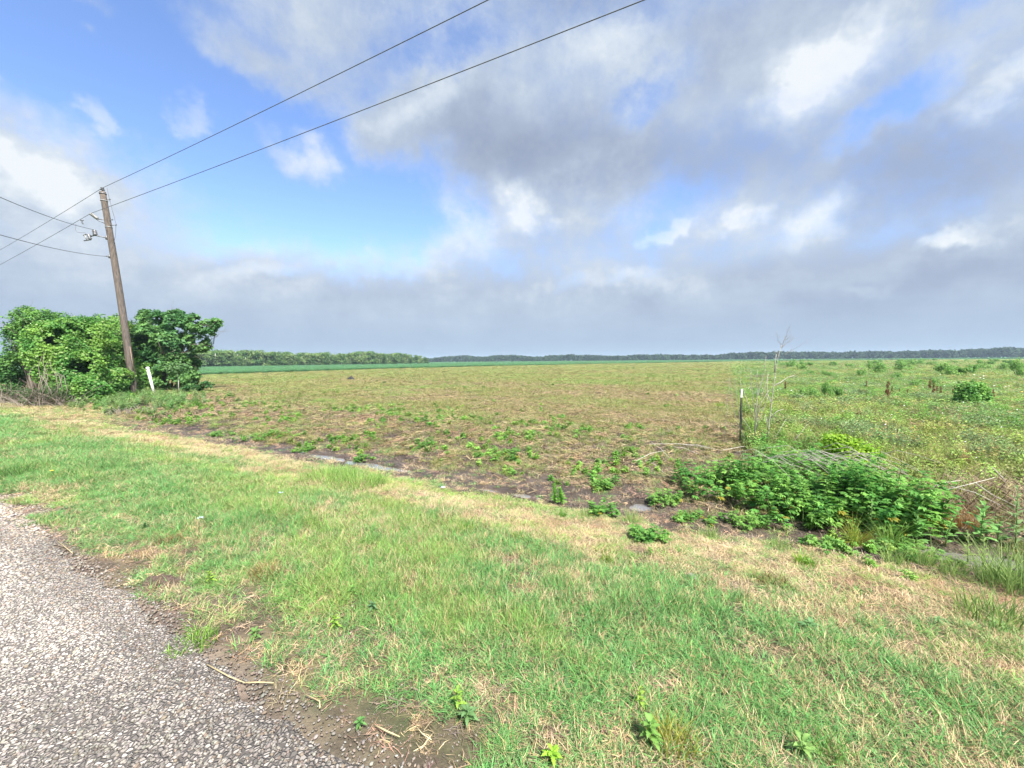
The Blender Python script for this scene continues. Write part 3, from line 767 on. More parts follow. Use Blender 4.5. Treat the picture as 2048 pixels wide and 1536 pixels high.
def left_thicket():
    # 1 left tree with feathery leaves
    Y = 18.4; base = G(75, 812); base[1] = 16.6; base[2] = float(H(base[0], base[1]))
    b0 = W(78, 800, Y); b0[2] = float(H(b0[0], b0[1]))
    t = empty('hackberry_tree', b0, 'tree with light green spreading crown at the far left end of the roadside thicket', 'tree')
    blobs = [pxblob(60, 640, 42, 26, Y, .8), pxblob(100, 650, 44, 26, Y + .4, .9), pxblob(28, 664, 24, 14, Y - .3, .4), pxblob(130, 662, 34, 22, Y, .8), pxblob(72, 690, 46, 36, Y, 1.0),
             pxblob(30, 735, 34, 38, Y + .3, .9), pxblob(12, 775, 30, 36, Y, .8)]
    foliage('crown', blobs, 24000, .095, [C(.07, .19, .05), C(.18, .36, .08)], t, 1, gap=.40, freq=2.2, shell=.35, origin=b0, up=.8)
    g = np.random.default_rng(3); mb = MB(); z0 = np.zeros(3)
    for bl in blobs[:6]: branchy(mb, z0 + g.normal(size=3) * .1 * [1, 1, 0], np.array(bl[:3]) - b0, .07, .012, g, 3, 2)
    mb.build('trunk', M_bark, t)
    # 2 vine covered thicket
    b1 = W(180, 798, 18.5); b1[2] = float(H(b1[0], b1[1]))
    t = empty('vine_covered_thicket', b1, 'broad mound of bright green vines over bushes behind the leaning pole', 'thicket')
    blobs = [pxblob(115, 700, 54, 54, 17.6, 1.1), pxblob(165, 692, 54, 50, 18.8, 1.1), pxblob(210, 690, 46, 54, 21.4, 1.0), pxblob(262, 700, 46, 60, 22.9, 1.1), pxblob(150, 745, 58, 54, 17.7, 1.1),
             pxblob(205, 750, 50, 50, 19.6, 1.1), pxblob(275, 755, 44, 44, 22.6, 1.0), pxblob(165, 782, 56, 32, 17.2, .7), pxblob(240, 655, 26, 24, 22.9, .7), pxblob(182, 655, 32, 18, 19.4, .6), pxblob(120, 658, 36, 20, 17.9, .7)]
    foliage('vines', blobs, 90000, .092, [C(.10, .27, .055), C(.24, .42, .08), C(.33, .46, .17)], t, 11, gap=.40, freq=2.0, shell=.66, origin=b1, up=.35, aspect=.5)
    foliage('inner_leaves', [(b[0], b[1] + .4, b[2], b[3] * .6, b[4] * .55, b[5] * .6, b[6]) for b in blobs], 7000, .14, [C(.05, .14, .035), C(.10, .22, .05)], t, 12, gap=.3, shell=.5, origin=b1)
    mb = MB()
    for bl in blobs: branchy(mb, np.array([bl[0] - b1[0], bl[1] - b1[1] + .3, 0]) * [1, 1, 0], np.array(bl[:3]) - b1, .05, .01, g, 3, 2)
    mb.build('stems', M_bark, t)
    # 3 right tree, larger dark leaves
    Y = 23.4; b2 = W(318, 782, Y); b2[2] = float(H(b2[0], b2[1]))
    t = empty('broadleaf_tree', b2, 'small tree with dark lobed leaves reaching over the field right of the thicket', 'tree')
    blobs = [pxblob(298, 634, 22, 17, Y, .7), pxblob(330, 650, 34, 26, Y, .9), pxblob(300, 680, 36, 36, Y - .4, 1.0), pxblob(345, 690, 38, 34, Y, 1.0), pxblob(385, 645, 28, 18, Y - .2, .7), pxblob(408, 655, 24, 18, Y, .6),
             pxblob(432, 645, 11, 9, Y, .3), pxblob(395, 685, 26, 20, Y, .7), pxblob(365, 720, 34, 26, Y + .2, .8), pxblob(330, 745, 34, 34, Y - .3, .9), pxblob(375, 758, 26, 20, Y, .6), pxblob(352, 632, 18, 12, Y, .5)]
    foliage('crown', blobs, 19000, .155, [C(.07, .20, .065), C(.19, .37, .11)], t, 21, gap=.50, freq=2.0, shell=.3, lobes=3, origin=b2, up=.7, aspect=.5)
    mb = MB()
    for bl in blobs: branchy(mb, np.array([0, 0, 0.0]), np.array(bl[:3]) - b2, .07, .012, g, 3, 2, .16)
    mb.build('trunk', M_bark, t)
    # pale sapling trunk and low growth to the right
    b = W(357, 778, 20.5); b[2] = float(H(b[0], b[1]))
    t = empty('pale_sapling', b, 'thin pale sapling with a straight whitish stem right of the white post', 'sapling')
    mb = MB(); mb.tube([(0, 0, 0), (.02, 0, .7), (-.03, 0, 1.5)], [.022, .018, .01], 6); branchy(mb, (0, 0, 1), (.35, 0, 1.5), .01, .004, g, 2, 1); mb.build('trunk', M_paletwig, t)
    foliage('crown', [(0, 0, 1.35, .55, .4, .3, 1)], 700, .10, [C(.09, .20, .07), C(.16, .28, .10)], t, 23, gap=.35, lobes=1)
    b = W(410, 772, 22); b[2] = float(H(b[0], b[1]))
    t = empty('low_shrub', b, 'low straggly green shrub at the field edge right of the thicket', 'shrub')
    foliage('foliage', [(0, 0, .28, .42, .3, .3, 1), (-.7, 0, .2, .5, .3, .2, 1)], 700, .12, [C(.05, .15, .05), C(.12, .25, .06)], t, 24, gap=.4)
    mb = MB()
    for i in range(7): mb.tube([(0, 0, 0), (g.normal() * .2, 0, .25), (g.normal() * .3, 0, .45)], [.008, .006, .003], 4)
    mb.build('stems', M_browntwig, t)
    # brush tangle along the foot
    for (px, py, wd, hgt, Yd, lab, mat, nn) in [(95, 812, 1.1, 1.0, 15.2, 'tangle of grey brown dead twigs at the foot of the thicket, left of the vines', M_graytwig, 170),
                                              (20, 806, 1.3, .9, 15.6, 'dark heap of leaning dead stalks at the left edge below the light green tree', M_graytwig, 170),
                                              (262, 825, .9, .30, 16.0, 'low pile of dead grey twigs in front of the leaning pole', M_graytwig, 90),
                                              (352, 836, .9, .28, 15.2, 'low pile of dead brown twigs right of the white post', M_browntwig, 80)]:
        b = G(px, py); o = empty('brush_pile', b, lab, 'brush pile')
        mb = MB()
        for i in range(nn):
            a = g.uniform(0, 2 * PI); q = np.array([g.normal() * wd * .5, g.normal() * .35, 0]); L = hgt * g.uniform(.5, 1.3)
            e = q + np.array([g.normal() * .5 * L, g.normal() * .4 * L, L * abs(math.cos(q[0] / wd)) * g.uniform(.3, 1)])
            mid = (q + e) / 2 + g.normal(size=3) * .08 * L + [0, 0, .05]
            mb.tube([q, mid, e], [.010, .008, .003], 4, False)
        mb.build('twigs', mat, o, smooth=False)
        foliage('leaves', [(0, 0, hgt * .35, wd * .8, .5, hgt * .45, 1)], 900 if hgt > .5 else 260, .07, [C(.06, .12, .04), C(.13, .22, .07)], o, 31 + px, gap=.5, zmin=0)
    # bare bent vines hanging on the thicket face
    b = W(85, 805, 15.7); b[2] = float(H(b[0], b[1]))
    o = empty('dead_vines', b, 'pale dead vines looping up the front of the thicket at left', 'dead vines')
    mb = MB()
    for (x0, x1, x2, y2) in [(70, 95, 88, 705), (110, 118, 100, 715), (62, 75, 98, 735), (118, 108, 78, 745), (90, 120, 112, 745), (60, 66, 72, 730), (80, 70, 84, 712), (100, 92, 96, 722), (124, 128, 110, 740), (50, 84, 90, 750), (106, 84, 70, 760)]:
        x0 += g.normal() * 4; x1 += g.normal() * 5
        P = [W(x0, 806, 15.9), W((x0 + x1) / 2 + 6, 780, 15.7), W(x1, 752, 15.75), W((x1 + x2) / 2 - 5, (752 + y2) / 2, 15.8), W(x2, y2, 15.9)]
        mb.tube([p - b for p in P], [.014, .012, .010, .008, .004], 5)
    mb.build('stems', M_graytwig, o)
left_thicket()

# rank green growth round the pole foot
def pole_foot():
    g = np.random.default_rng(8); P = []; 
    for i in range(800):
        px = 262 + g.normal() * 62; py = 800 + g.normal() * 11 + (px - 262) * .02
        if fbm(np.array([px * .05]), np.array([py * .12]), 14, 2)[0] > .42: P.append(G(px, py))
    P = np.array(P); n = len(P)
    sc = g.uniform(.5, 1.5, n)
    c = mix(np.broadcast_to(C(.14, .30, .09), (n, 3)), C(.27, .34, .14), g.uniform(size=n)); c = jit(c, n, .15)
    scatter('rank_weeds', P, np.stack([g.normal(size=n) * .15, g.normal(size=n) * .15, g.uniform(0, 6.28, n)], -1), np.stack([sc, sc, sc * .75], -1), g.integers(0, 4, n), c, SRC['herb'], 'rank green weeds crowding the foot of the leaning pole', 'weeds')
pole_foot()

# ------------------------------------------------------------------ woods
def tree_proto(kind, seed, far=False):
    g = np.random.default_rng(seed); h = 6.0
    root = empty('woodland_tree', (0, 0, 0), 'rounded green tree in the wood beyond the crop on the left', 'tree', 'trees of the wood beyond the crop')
    nb = g.integers(5, 8); bl = []
    for i in range(nb):
        a = g.uniform(0, 6.28); rr = g.uniform(.2, 1.35); z = g.uniform(.42, .86) * h if kind == 0 else g.uniform(.25, .85) * h
        bl.append((math.cos(a) * rr, math.sin(a) * rr, z, g.uniform(.8, 1.4), g.uniform(.8, 1.3), g.uniform(.6, 1.1), 1))
    cc = [[C(.08, .15, .05), C(.20, .30, .09)], [C(.065, .14, .045), C(.15, .25, .075)], [C(.11, .18, .07), C(.23, .31, .11)]][seed % 3]
    bl += [(g.uniform(-1.1, 1.1), g.uniform(-1, 1), g.uniform(.08, .35) * h, 1.1, 1.0, .9, .9) for _ in range(3)]
    foliage('crown', bl, 1400, .34, cc, root, seed + 50, gap=.40, freq=.7, shell=.5, mat=M_leaf_far, up=.8)
    mb = MB(); mb.tube([(0, 0, -.1), (g.normal() * .1, g.normal() * .1, h * .3), (g.normal() * .2, g.normal() * .2, h * .75)], [.16, .12, .05], 5)
    for b in bl[:4]: mb.tube([(0, 0, h * .25), tuple(np.array(b[:3]) * .6 + [0, 0, h * .12]), b[:3]], [.08, .06, .02], 4)
    mb.build('trunk', M_paletwig if seed % 2 else M_bark, root)
    return root
def woods():
    protos = [tree_proto(i % 2, 900 + i) for i in range(6)]
    g = np.random.default_rng(77); used = set(); i = 0
    # front edge of the wood: base line in the photo from (340,737) to (858,729)
    for row in range(4):
        for px in np.arange(330, 862 - row * 4, 9.5 if row < 2 else 13):
            x = px + g.uniform(-4, 4)
            by = np.interp(x, [330, 858], [736.8, 728.2]); r = ray(x, by); t = (0 - CAMH) / r[2]; p = CAM + r * t
            rr = math.hypot(p[0], p[1]); k = (rr + row * 7 + g.uniform(-2, 2)) / rr; q = p * [k, k, 0]
            topy = np.interp(x, [380, 400, 420, 450, 500, 560, 640, 700, 735, 780, 830, 850, 860], [706, 705, 701, 703, 702, 706, 708, 708, 704, 708, 710, 714, 720]) + g.uniform(-1.5, 3.5) - row * .3
            hz = (by - topy) / F * q[1] + .3; s = hz / 6.0 * 1.08
            j = i % 6; rz = g.uniform(0, 6.28)
            if row == 0 and g.uniform() < .25: s *= .7
            sc = (s * g.uniform(.9, 1.25) * 1.0, s * g.uniform(.9, 1.25), s)
            if j not in used:
                o = protos[j]; used.add(j); o.location = tuple(q); o.rotation_euler.z = rz; o.scale = sc
            else: copy_thing(protos[j], q, rz, sc)
            i += 1
    return i
print('woods', woods())

def far_treeline():
    g = np.random.default_rng(5); bl = []
    pxs = np.arange(-300, 2500, 4.0)
    top = np.interp(pxs, [-300, 840, 870, 930, 960, 1000, 1100, 1200, 1400, 1480, 1560, 1700, 1780, 1900, 1960, 2048, 2500], [722, 719, 718, 715, 716, 713, 715, 713, 712.5, 709.5, 707.5, 706.5, 707, 704.5, 700, 698.5, 694])
    P = []; D = []; S = []; T = []
    for px, ty in zip(pxs, top):
        ty = ty + (fbm(np.array([px * .028]), np.array([0.]), 61, 3)[0] - .5) * 7 + g.uniform(-.5, .5)
        Y = np.interp(px, [-300, 900, 1500, 2048, 2500], [430, 430, 400, 330, 300])
        yy = Y + g.uniform(-2, 14); tp = W(px, ty - 1.5, yy); hgt = max(tp[2], 2.5); hw = 4 * Y / F
        n = 120
        z = hgt * 1.04 * g.uniform(0, 1, n) ** .62; xx = tp[0] + g.uniform(-1.5, 1.5, n) * hw * (1.15 - .5 * (z / hgt) ** 3); y2 = yy + g.uniform(-4, 3, n) * (1.2 - (z / hgt) ** 2)
        P.append(np.stack([xx, y2, z], -1)); t = g.uniform(size=n)
        T.append(np.stack([.022 + .03 * t, .045 + .045 * t, .025 + .02 * t], -1) * g.uniform(.8, 1.15))
    P = np.concatenate(P); T = np.concatenate(T); n = len(P)
    nr = rand_dirs(g, n); nr[:, 2] = np.abs(nr[:, 2]) + .4; nr[:, 1] -= .5; nr /= np.linalg.norm(nr, axis=1, keepdims=True)
    V, Fc = leaf_faces(P, nr, g.uniform(1.0, 2.2, n), g, 1, .5)
    o = mesh_obj('treeline', V, Fc, M_leaf_far, attrs={'tint': ('FLOAT_COLOR', np.repeat(T, 4, 0))})
    tag(o, 'far hazy line of dark trees along the whole horizon', 'treeline', kind='stuff')
    # trees that stand clear of the line
    first = None
    for (px, ty, wd, lab) in [(1802, 701, 1.5, 'flat topped dark tree standing above the far tree line, leftmost of a loose row'), (1828, 700, 1.1, 'rounded dark tree second from left in the loose row above the far tree line'),
                              (1855, 702, .9, 'broad tree third from left in the loose row above the far tree line'), (1884, 699.5, .7, 'narrow upright tree at the right end of the loose row on the horizon'),
                              (876, 714, .8, 'small round tree on the horizon just right of the wood'), (1478, 706.5, 1.2, 'wide low tree bulging above the far tree line left of the steel post')]:
        tp = W(px, ty, np.interp(px, [900, 2048], [425, 325])); h = tp[2]
        b = np.array([tp[0], tp[1], 0]); o = empty('horizon_tree', b, lab, 'tree')
        bl = [(g.normal() * 1.2 * wd, g.normal(), h - 1.3 - g.uniform(0, 1.6), 2.0 * wd, 1.6, 1.0, 1) for _ in range(4)]
        foliage('crown', bl, 260, .8, [C(.03, .055, .03), C(.05, .09, .04)], o, int(px), gap=.25, freq=.3, mat=M_leaf_far)
        mb = MB(); mb.tube([(0, 0, 0), (0, 0, h * .5), (.3, 0, h - 1)], [.3, .22, .1], 5); mb.tube([(0, 0, h * .4), (1, 0, h - 1.5)], [.15, .08], 5); mb.tube([(0, 0, h * .45), (-1, 0, h - 1.7)], [.15, .08], 5)
        mb.build('trunk', M_bark, o)
far_treeline()

# ------------------------------------------------------------------ utility pole
def utility_pole():
    Yp = 20.4; b = W(268, 786, Yp); b[2] = float(H(b[0], b[1])); top = W(205, 384, Yp + .5)
    t = empty('utility_pole', b, 'leaning grey brown wooden power pole carrying wires in front of the thicket', 'utility pole')
    L = lambda px, py, dy=0: W(px, py, Yp + .5 * (786 - py) / 400 + dy) - b
    g = np.random.default_rng(4)
    mb = MB(); n = 16; pts = []; rad = []
    for i in range(n + 1):
        f = i / n; p = (top - b) * f + np.array([math.sin(f * 3.1) * .07, 0, -.15 * (i == 0)]); pts.append(p); rad.append(.165 * (1 - f) + .125 * f)
    mb.tube(pts, rad, 20); mb.build('shaft', M_polewood, t)
    def onpole(py): f = (786 - py) / (786 - 384); return (top - b) * f + np.array([math.sin(f * 3.1) * .07, 0, 0])
    # top pin insulator
    tp = onpole(384)
    mb = MB(); mb.lathe(tp, tp + [0, 0, 1], [(0, .02), (.10, .02)], 8); mb.build('insulator_pin', M_steel, t)
    mb = MB(); mb.lathe(tp + [0, 0, .08], tp + [0, 0, 1], [(0, .05), (.02, .10), (.05, .10), (.06, .045), (.09, .045), (.10, .075), (.13, .07), (.15, .03)], 14); mb.build('top_insulator', M_porc, t)
    # angled insulator bracket carrying the neutral (V of two struts and a long insulator)
    tip = L(181, 427, -.15); mid = L(196, 438, -.1); a1 = onpole(440); a2 = onpole(449)
    mb = MB(); mb.tube([mid, a1 + [-.1, 0, .02]], .022, 6); mb.tube([tip + (mid - tip) * .25 + [0, 0, -.05], mid + [0, 0, -.07], a2 + [-.1, 0, .05]], [.022, .025, .025], 6); mb.build('insulator_bracket', M_steel, t)
    mb = MB(); ax = (mid - tip); ln = np.linalg.norm(ax); prof = []
    k = 6
    for i in range(k): prof += [(ln * (.05 + .9 * i / k), .055), (ln * (.05 + .9 * (i + .35) / k), .085), (ln * (.05 + .9 * (i + .7) / k), .055)]
    mb.lathe(tip, mid, [(0, .03)] + prof + [(ln, .04)], 12); mb.build('post_insulator', M_polymer, t)
    # lower arm with arrester and fuse cutout
    a = onpole(475); e1 = L(190, 470.5, -.15); e2 = L(181, 472.5, -.2)
    mb = MB(); mb.tube([a + [-.1, 0, 0], e1, e2], .032, 6); mb.box(a + [-.12, -.02, 0], (.05, .22, .2)); mb.build('equipment_arm', M_steel, t)
    mb = MB(); q0 = L(191, 471, -.15); q1 = L(188, 459.5, -.15); ln = np.linalg.norm(q1 - q0)
    mb.lathe(q0, q1, [(0, .07), (ln * .15, .1), (ln * .25, .07), (ln * .38, .1), (ln * .5, .07), (ln * .62, .1), (ln * .75, .07), (ln * .88, .09), (ln, .02)], 12); ar = mb.build('surge_arrester', M_porc, t)
    mb = MB(); c0 = L(180, 471, -.2); c1 = L(174, 478, -.2)
    m0 = L(177, 469, -.2); m1 = L(181, 480, -.2); ln = np.linalg.norm(m1 - m0)
    mb.lathe(m0, m1, [(0, .04), (ln * .1, .08), (ln * .25, .05), (ln * .4, .085), (ln * .55, .05), (ln * .7, .085), (ln * .85, .05), (ln, .04)], 12); fc = mb.build('fuse_cutout', M_porc, t)
    f0 = L(169.5, 470, -.2); f1 = L(174, 480, -.2)
    mb = MB(); mb.tube([f0, f1], .03, 8); mb.build('fuse_tube', M_polymer, fc)
    mb = MB(); mb.tube([L(167, 471, -.2), L(172, 468.5, -.2), L(178, 469, -.2)], .028, 6); mb.tube([L(168, 481.5, -.2), L(175, 480.5, -.2), L(182, 479, -.2)], .028, 6); mb.build('contacts', M_steel, fc)
    # bolts and small hardware
    for (x0, x1, y) in [(214, 219, 399), (219, 224, 439.5), (220, 231.5, 450)]:
        mb = MB(); mb.tube([L(x0, y + 1, -.05), L(x1, y, -.05)], [.015, .018], 6); mb.tube([L(x1, y, -.05), L(x1 + 1.3, y - .2, -.05)], .035, 8); mb.build('through_bolt', M_steel, t)
    for y in (387.5, 401.5, 453.5):
        c = onpole(y); mb = MB()
        mb.tube([c + [0, 0, -.02], c + [0, 0, .02]], .15, 20); mb.build('band', M_polymer if y > 395 else M_steel, t)
    c = onpole(512); mb = MB(); mb.tube([c + [-.16, -.08, 0], c + [-.28, -.1, .01]], .03, 6); mb.box(c + [-.15, -.05, 0], (.05, .12, .16)); mb.build('wire_clevis', M_steel, t)
    # down lead stood off from the pole, right side
    mb = MB(); mb.tube([L(214, 376, 0), L(219, 399, 0), L(224, 418), L(232, 448), L(231, 470), L(227, 500) + [0, -.05, 0], onpole(560) + [.14, -.1, 0], onpole(700) + [.15, -.08, 0], onpole(780) + [.16, -.08, 0]], .009, 5)
    mb.build('ground_wire', M_wire, t)
    mb = MB(); mb.tube([L(152, 448, -.2), L(151, 460, -.2), L(156, 465, -.2), L(170, 465.5, -.2), L(172, 469, -.2)], .008, 5); mb.build('jumper_wire', M_wire, t)
    mb = MB(); mb.tube([onpole(735) + [.19, -.05, 0], onpole(690) + [.17, -.05, 0]], [.025, .012], 6); mb.build('wood_splinter', M_browntwig, t)
    # cables (each its own thing)
    def cable(name, P, sag, lab, rad=.011, hang=None):
        P = [np.asarray(p, float) for p in P]; o0 = P[0]
        mb = MB(); pts = []
        for a, c in zip(P[:-1], P[1:]):
            m = 24
            for i in range(m + (c is P[-1])):
                f = i / m; q = a + (c - a) * f; q = q - [0, 0, sag * np.linalg.norm(c - a) / 40 * 4 * f * (1 - f)]; pts.append(q - o0)
        mb.tube(pts, rad, 6)
        o = mb.build(name, M_wire); o.location = tuple(o0); tag(o, lab, 'power line')
        return o
    T = tp + b + [0, 0, .2]
    r1 = W(970, 0, 8.9); e = T + (r1 - T) * 2.2
    dleft = np.array([-.8755, .483, -.012]) 
    cable('overhead_wire', [T, e], 0.0, 'topmost overhead wire, passing over the top of the leaning pole')
    cableL = [T + dleft * 62, T]
    bpy.context.scene.collection.objects.unlink(bpy.data.objects['overhead_wire']); bpy.data.objects.remove(bpy.data.objects['overhead_wire'])
    def full(P0, Pr, name, lab, zl):
        e = P0 + (Pr - P0) * 2.2
        l = P0 + np.array([-.8755, .483, 0]) * 60; l[2] = P0[2] + zl
        pts = []
        for (a, c, sg) in [(l, P0, .35), (P0, e, .25)]:
            for i in range(30):
                f = i / 30; q = a + (c - a) * f; q = q - [0, 0, sg * 4 * f * (1 - f)]
                # keep the traced point on the right-hand span
                pts.append(q)
        pts.append(e)
        mb = MB(); mb.tube([p - P0 for p in pts], .0105, 6); o = mb.build(name, M_wire); o.location = tuple(P0); tag(o, lab, 'power line')
    r1[2] += .22
    full(T, r1, 'overhead_wire', 'topmost overhead wire, passing over the top of the leaning pole', .0)
    B0 = tip + b; r2 = W(1280, 0, 8.0); r2[2] += .22
    full(B0, r2, 'overhead_wire', 'second overhead wire, held by the angled insulator below the pole top', -.35)
    # stirrup clamp on the second wire
    c = W(163.5, 442, Yp + 1.8); o = empty('line_clamp', c, 'small dark clamp hanging on the second overhead wire left of the pole', 'clamp')
    mb = MB(); mb.tube([(-.05, 0, .03), (.08, 0, .03)], .035, 6); mb.tube([(0, 0, .05), (.02, 0, -.12)], .025, 6); mb.build('jaw', M_steel, o)
    mb = MB(); mb.tube([(.02, 0, -.10), (.06, 0, -.15)], .03, 6); mb.build('screw_eye', M_steel, o)
    # service wires running off to the left over the road
    for (p0, p1, lab) in [(q1 + b, W(-5, 391, 13.0), 'upper of two service wires running left from the equipment arm of the pole'), (onpole(512) + b + [-.28, -.1, 0], W(-5, 467, 13.0), 'lower of two service wires running left from low on the pole')]:
        e = p0 + (p1 - p0) * 1.8; pts = []
        for i in range(31):
            f = i / 30; q = p0 + (e - p0) * f; pts.append(q - [0, 0, .35 * 4 * f * (1 - f)] + [0, 0, .33 * f * 1.8 * .99] - p0)
        mb = MB(); mb.tube(pts, .0115, 6); o = mb.build('service_wire', M_wire); o.location = tuple(p0); tag(o, lab, 'power line')
utility_pole()

def small_posts():
    # leaning white pipe
    p = G(309, 789); Y = p[1]; top = W(295.5, 737, Y) - p
    t = empty('marker_post', p, 'leaning white plastic pipe post with a round cap, right of the leaning pole', 'marker post')
    mb = MB(); mb.tube([(0, 0, -.05), top], .062, 16); mb.build('pipe', M_pvc, t)
    mb = MB(); mb.lathe(top, top * 1.2, [(-.06, .07), (0, .078), (.045, .078), (.075, .05), (.085, .01)], 16); mb.build('cap', M_pvc, t)
    # T-post
    p = G(1480, 884); Y = p[1]; top = W(1483.5, 778, Y) - p; h = top[2]
    t = empty('steel_fence_post', p, 'thin dark green steel fence post with a white painted tip among dry stems', 'fence post')
    def tpost(z0, z1, g=0):
        mb = MB(); d = top / h
        for (cx, cy, wx, wy) in [(0, 0, .036, .006), (0, .0145, .006, .023)]:
            a = d * z0; c = d * z1; V = []
            for q in (a, c):
                for (sx, sy) in [(-1, -1), (1, -1), (1, 1), (-1, 1)]: V.append(q + np.array([cx + sx * (wx / 2 + g), cy + sy * (wy / 2 + g), 0]))
            mb.add(V, [(0, 3, 2, 1), (4, 5, 6, 7), (0, 1, 5, 4), (1, 2, 6, 5), (2, 3, 7, 6), (3, 0, 4, 7)])
        return mb
    mb = tpost(-.15, h * .84)
    for i in range(16): mb.box(top * (.08 + .75 * i / 16) + [0, -.007, 0], (.012, .008, .014))
    mb.build('shaft', M_tgreen, t, smooth=False)
    mb = tpost(h * .8405, h, .0015); mb.build('painted_tip', M_twhite, t, smooth=False)
small_posts()

# ------------------------------------------------------------------ dead stems beside the steel post
def dead_stems():
    g = np.random.default_rng(17)
    def stemset(basepx, lab, lines, r=.006, plume=None):
        b = G(*basepx); Y = b[1]; o = empty('dead_weed', b, lab, 'dead weed'); mb = MB()
        for ln in lines:
            P = [W(x, y, Y + dy) - b for (x, y, dy) in ln]; P[0][2] = max(P[0][2], -.02)
            rad = np.linspace(r * .9, r * .35, len(P)); mb.tube(P, list(rad), 5)
        mb.build('stems', M_palegrey, o)
        if plume:
            mb = MB()
            for (x0, y0, x1, y1) in plume:
                a = W(x0, y0, Y) - b; c = W(x1, y1, Y) - b
                branchy(mb, a, c, .0035, .0015, g, 3, 2, .10)
            mb.build('seed_plumes', M_graytwig, o)
        return o
    # tall stem with plume: base (1532,895) top (1575,655)
    stemset((1532, 896), 'tallest dead weed with a bare branching plume reaching above the horizon',
            [[(1532, 896, 0), (1538, 850, 0), (1545, 790, 0), (1551, 740, 0), (1556, 715, 0), (1564, 690, 0)],
             [(1545, 808, 0), (1537, 795, .1), (1535, 785, .1)], [(1541, 835, 0), (1555, 822, 0), (1567, 818, 0)], [(1547, 772, 0), (1562, 764, .1), (1575, 755, .1), (1590, 750, .1)],
             [(1537, 862, 0), (1533, 842, 0), (1530, 828, 0)], [(1550, 745, 0), (1550, 725, 0), (1553, 708, 0)]], .011,
            [(1563, 695, 1571, 670), (1563, 697, 1583, 668), (1562, 697, 1553, 664), (1565, 690, 1580, 655), (1563, 694, 1592, 676), (1567, 712, 1606, 686), (1559, 715, 1549, 700), (1556, 712, 1553, 700)])
    stemset((1506, 893), 'bushy dead weed of several pale stems between the steel post and the tallest stem',
            [[(1506, 893, 0), (1512, 850, 0), (1514, 800, 0), (1520, 775, 0), (1526, 757, 0)], [(1508, 880, 0), (1515, 830, .1), (1522, 795, .1), (1531, 770, .1), (1537, 748, .1)], [(1509, 870, 0), (1511, 820, -.1), (1517, 780, -.1), (1530, 740, -.1), (1532, 712, -.1)],
             [(1512, 840, 0), (1505, 790, 0), (1501, 750, 0), (1501, 745, 0)], [(1513, 835, 0), (1520, 810, 0), (1538, 780, 0)], [(1512, 845, 0), (1516, 825, 0), (1526, 815, 0)], [(1508, 838, 0), (1495, 805, 0), (1487, 778, 0)],
             [(1512, 830, .1), (1515, 790, .1), (1513, 765, .1), (1515, 740, .1)], [(1507, 875, 0), (1498, 855, 0), (1484, 835, 0)], [(1512, 860, 0), (1518, 840, 0), (1534, 800, 0), (1536, 740, 0)]], .0075)
    stemset((1496, 888), 'crooked dead stem crossing in front of the steel post from lower right',
            [[(1496, 888, -.1), (1480, 858, -.1), (1470, 830, -.1), (1465, 805, -.1), (1461, 775, -.1), (1459, 755, -.1)], [(1482, 862, -.1), (1479, 835, -.1), (1474, 795, -.1), (1469, 755, -.1)], [(1484, 845, -.1), (1483, 800, -.1), (1480, 740, -.1)]], .0055)
    stemset((1449, 884), 'slender dead stem standing left of the steel post', [[(1449, 884, 0), (1451, 850, 0), (1454, 815, 0), (1457, 780, 0), (1458, 757, 0)]], .005)
    stemset((1572, 900), 'low forked dead stem leaning right, right of the tallest dead weed', [[(1572, 900, 0), (1590, 880, 0), (1602, 865, 0), (1615, 848, 0)], [(1590, 880, 0), (1595, 870, 0), (1593, 868, 0)], [(1536, 890, 0), (1555, 868, 0), (1572, 838, 0)]], .006)
dead_stems()

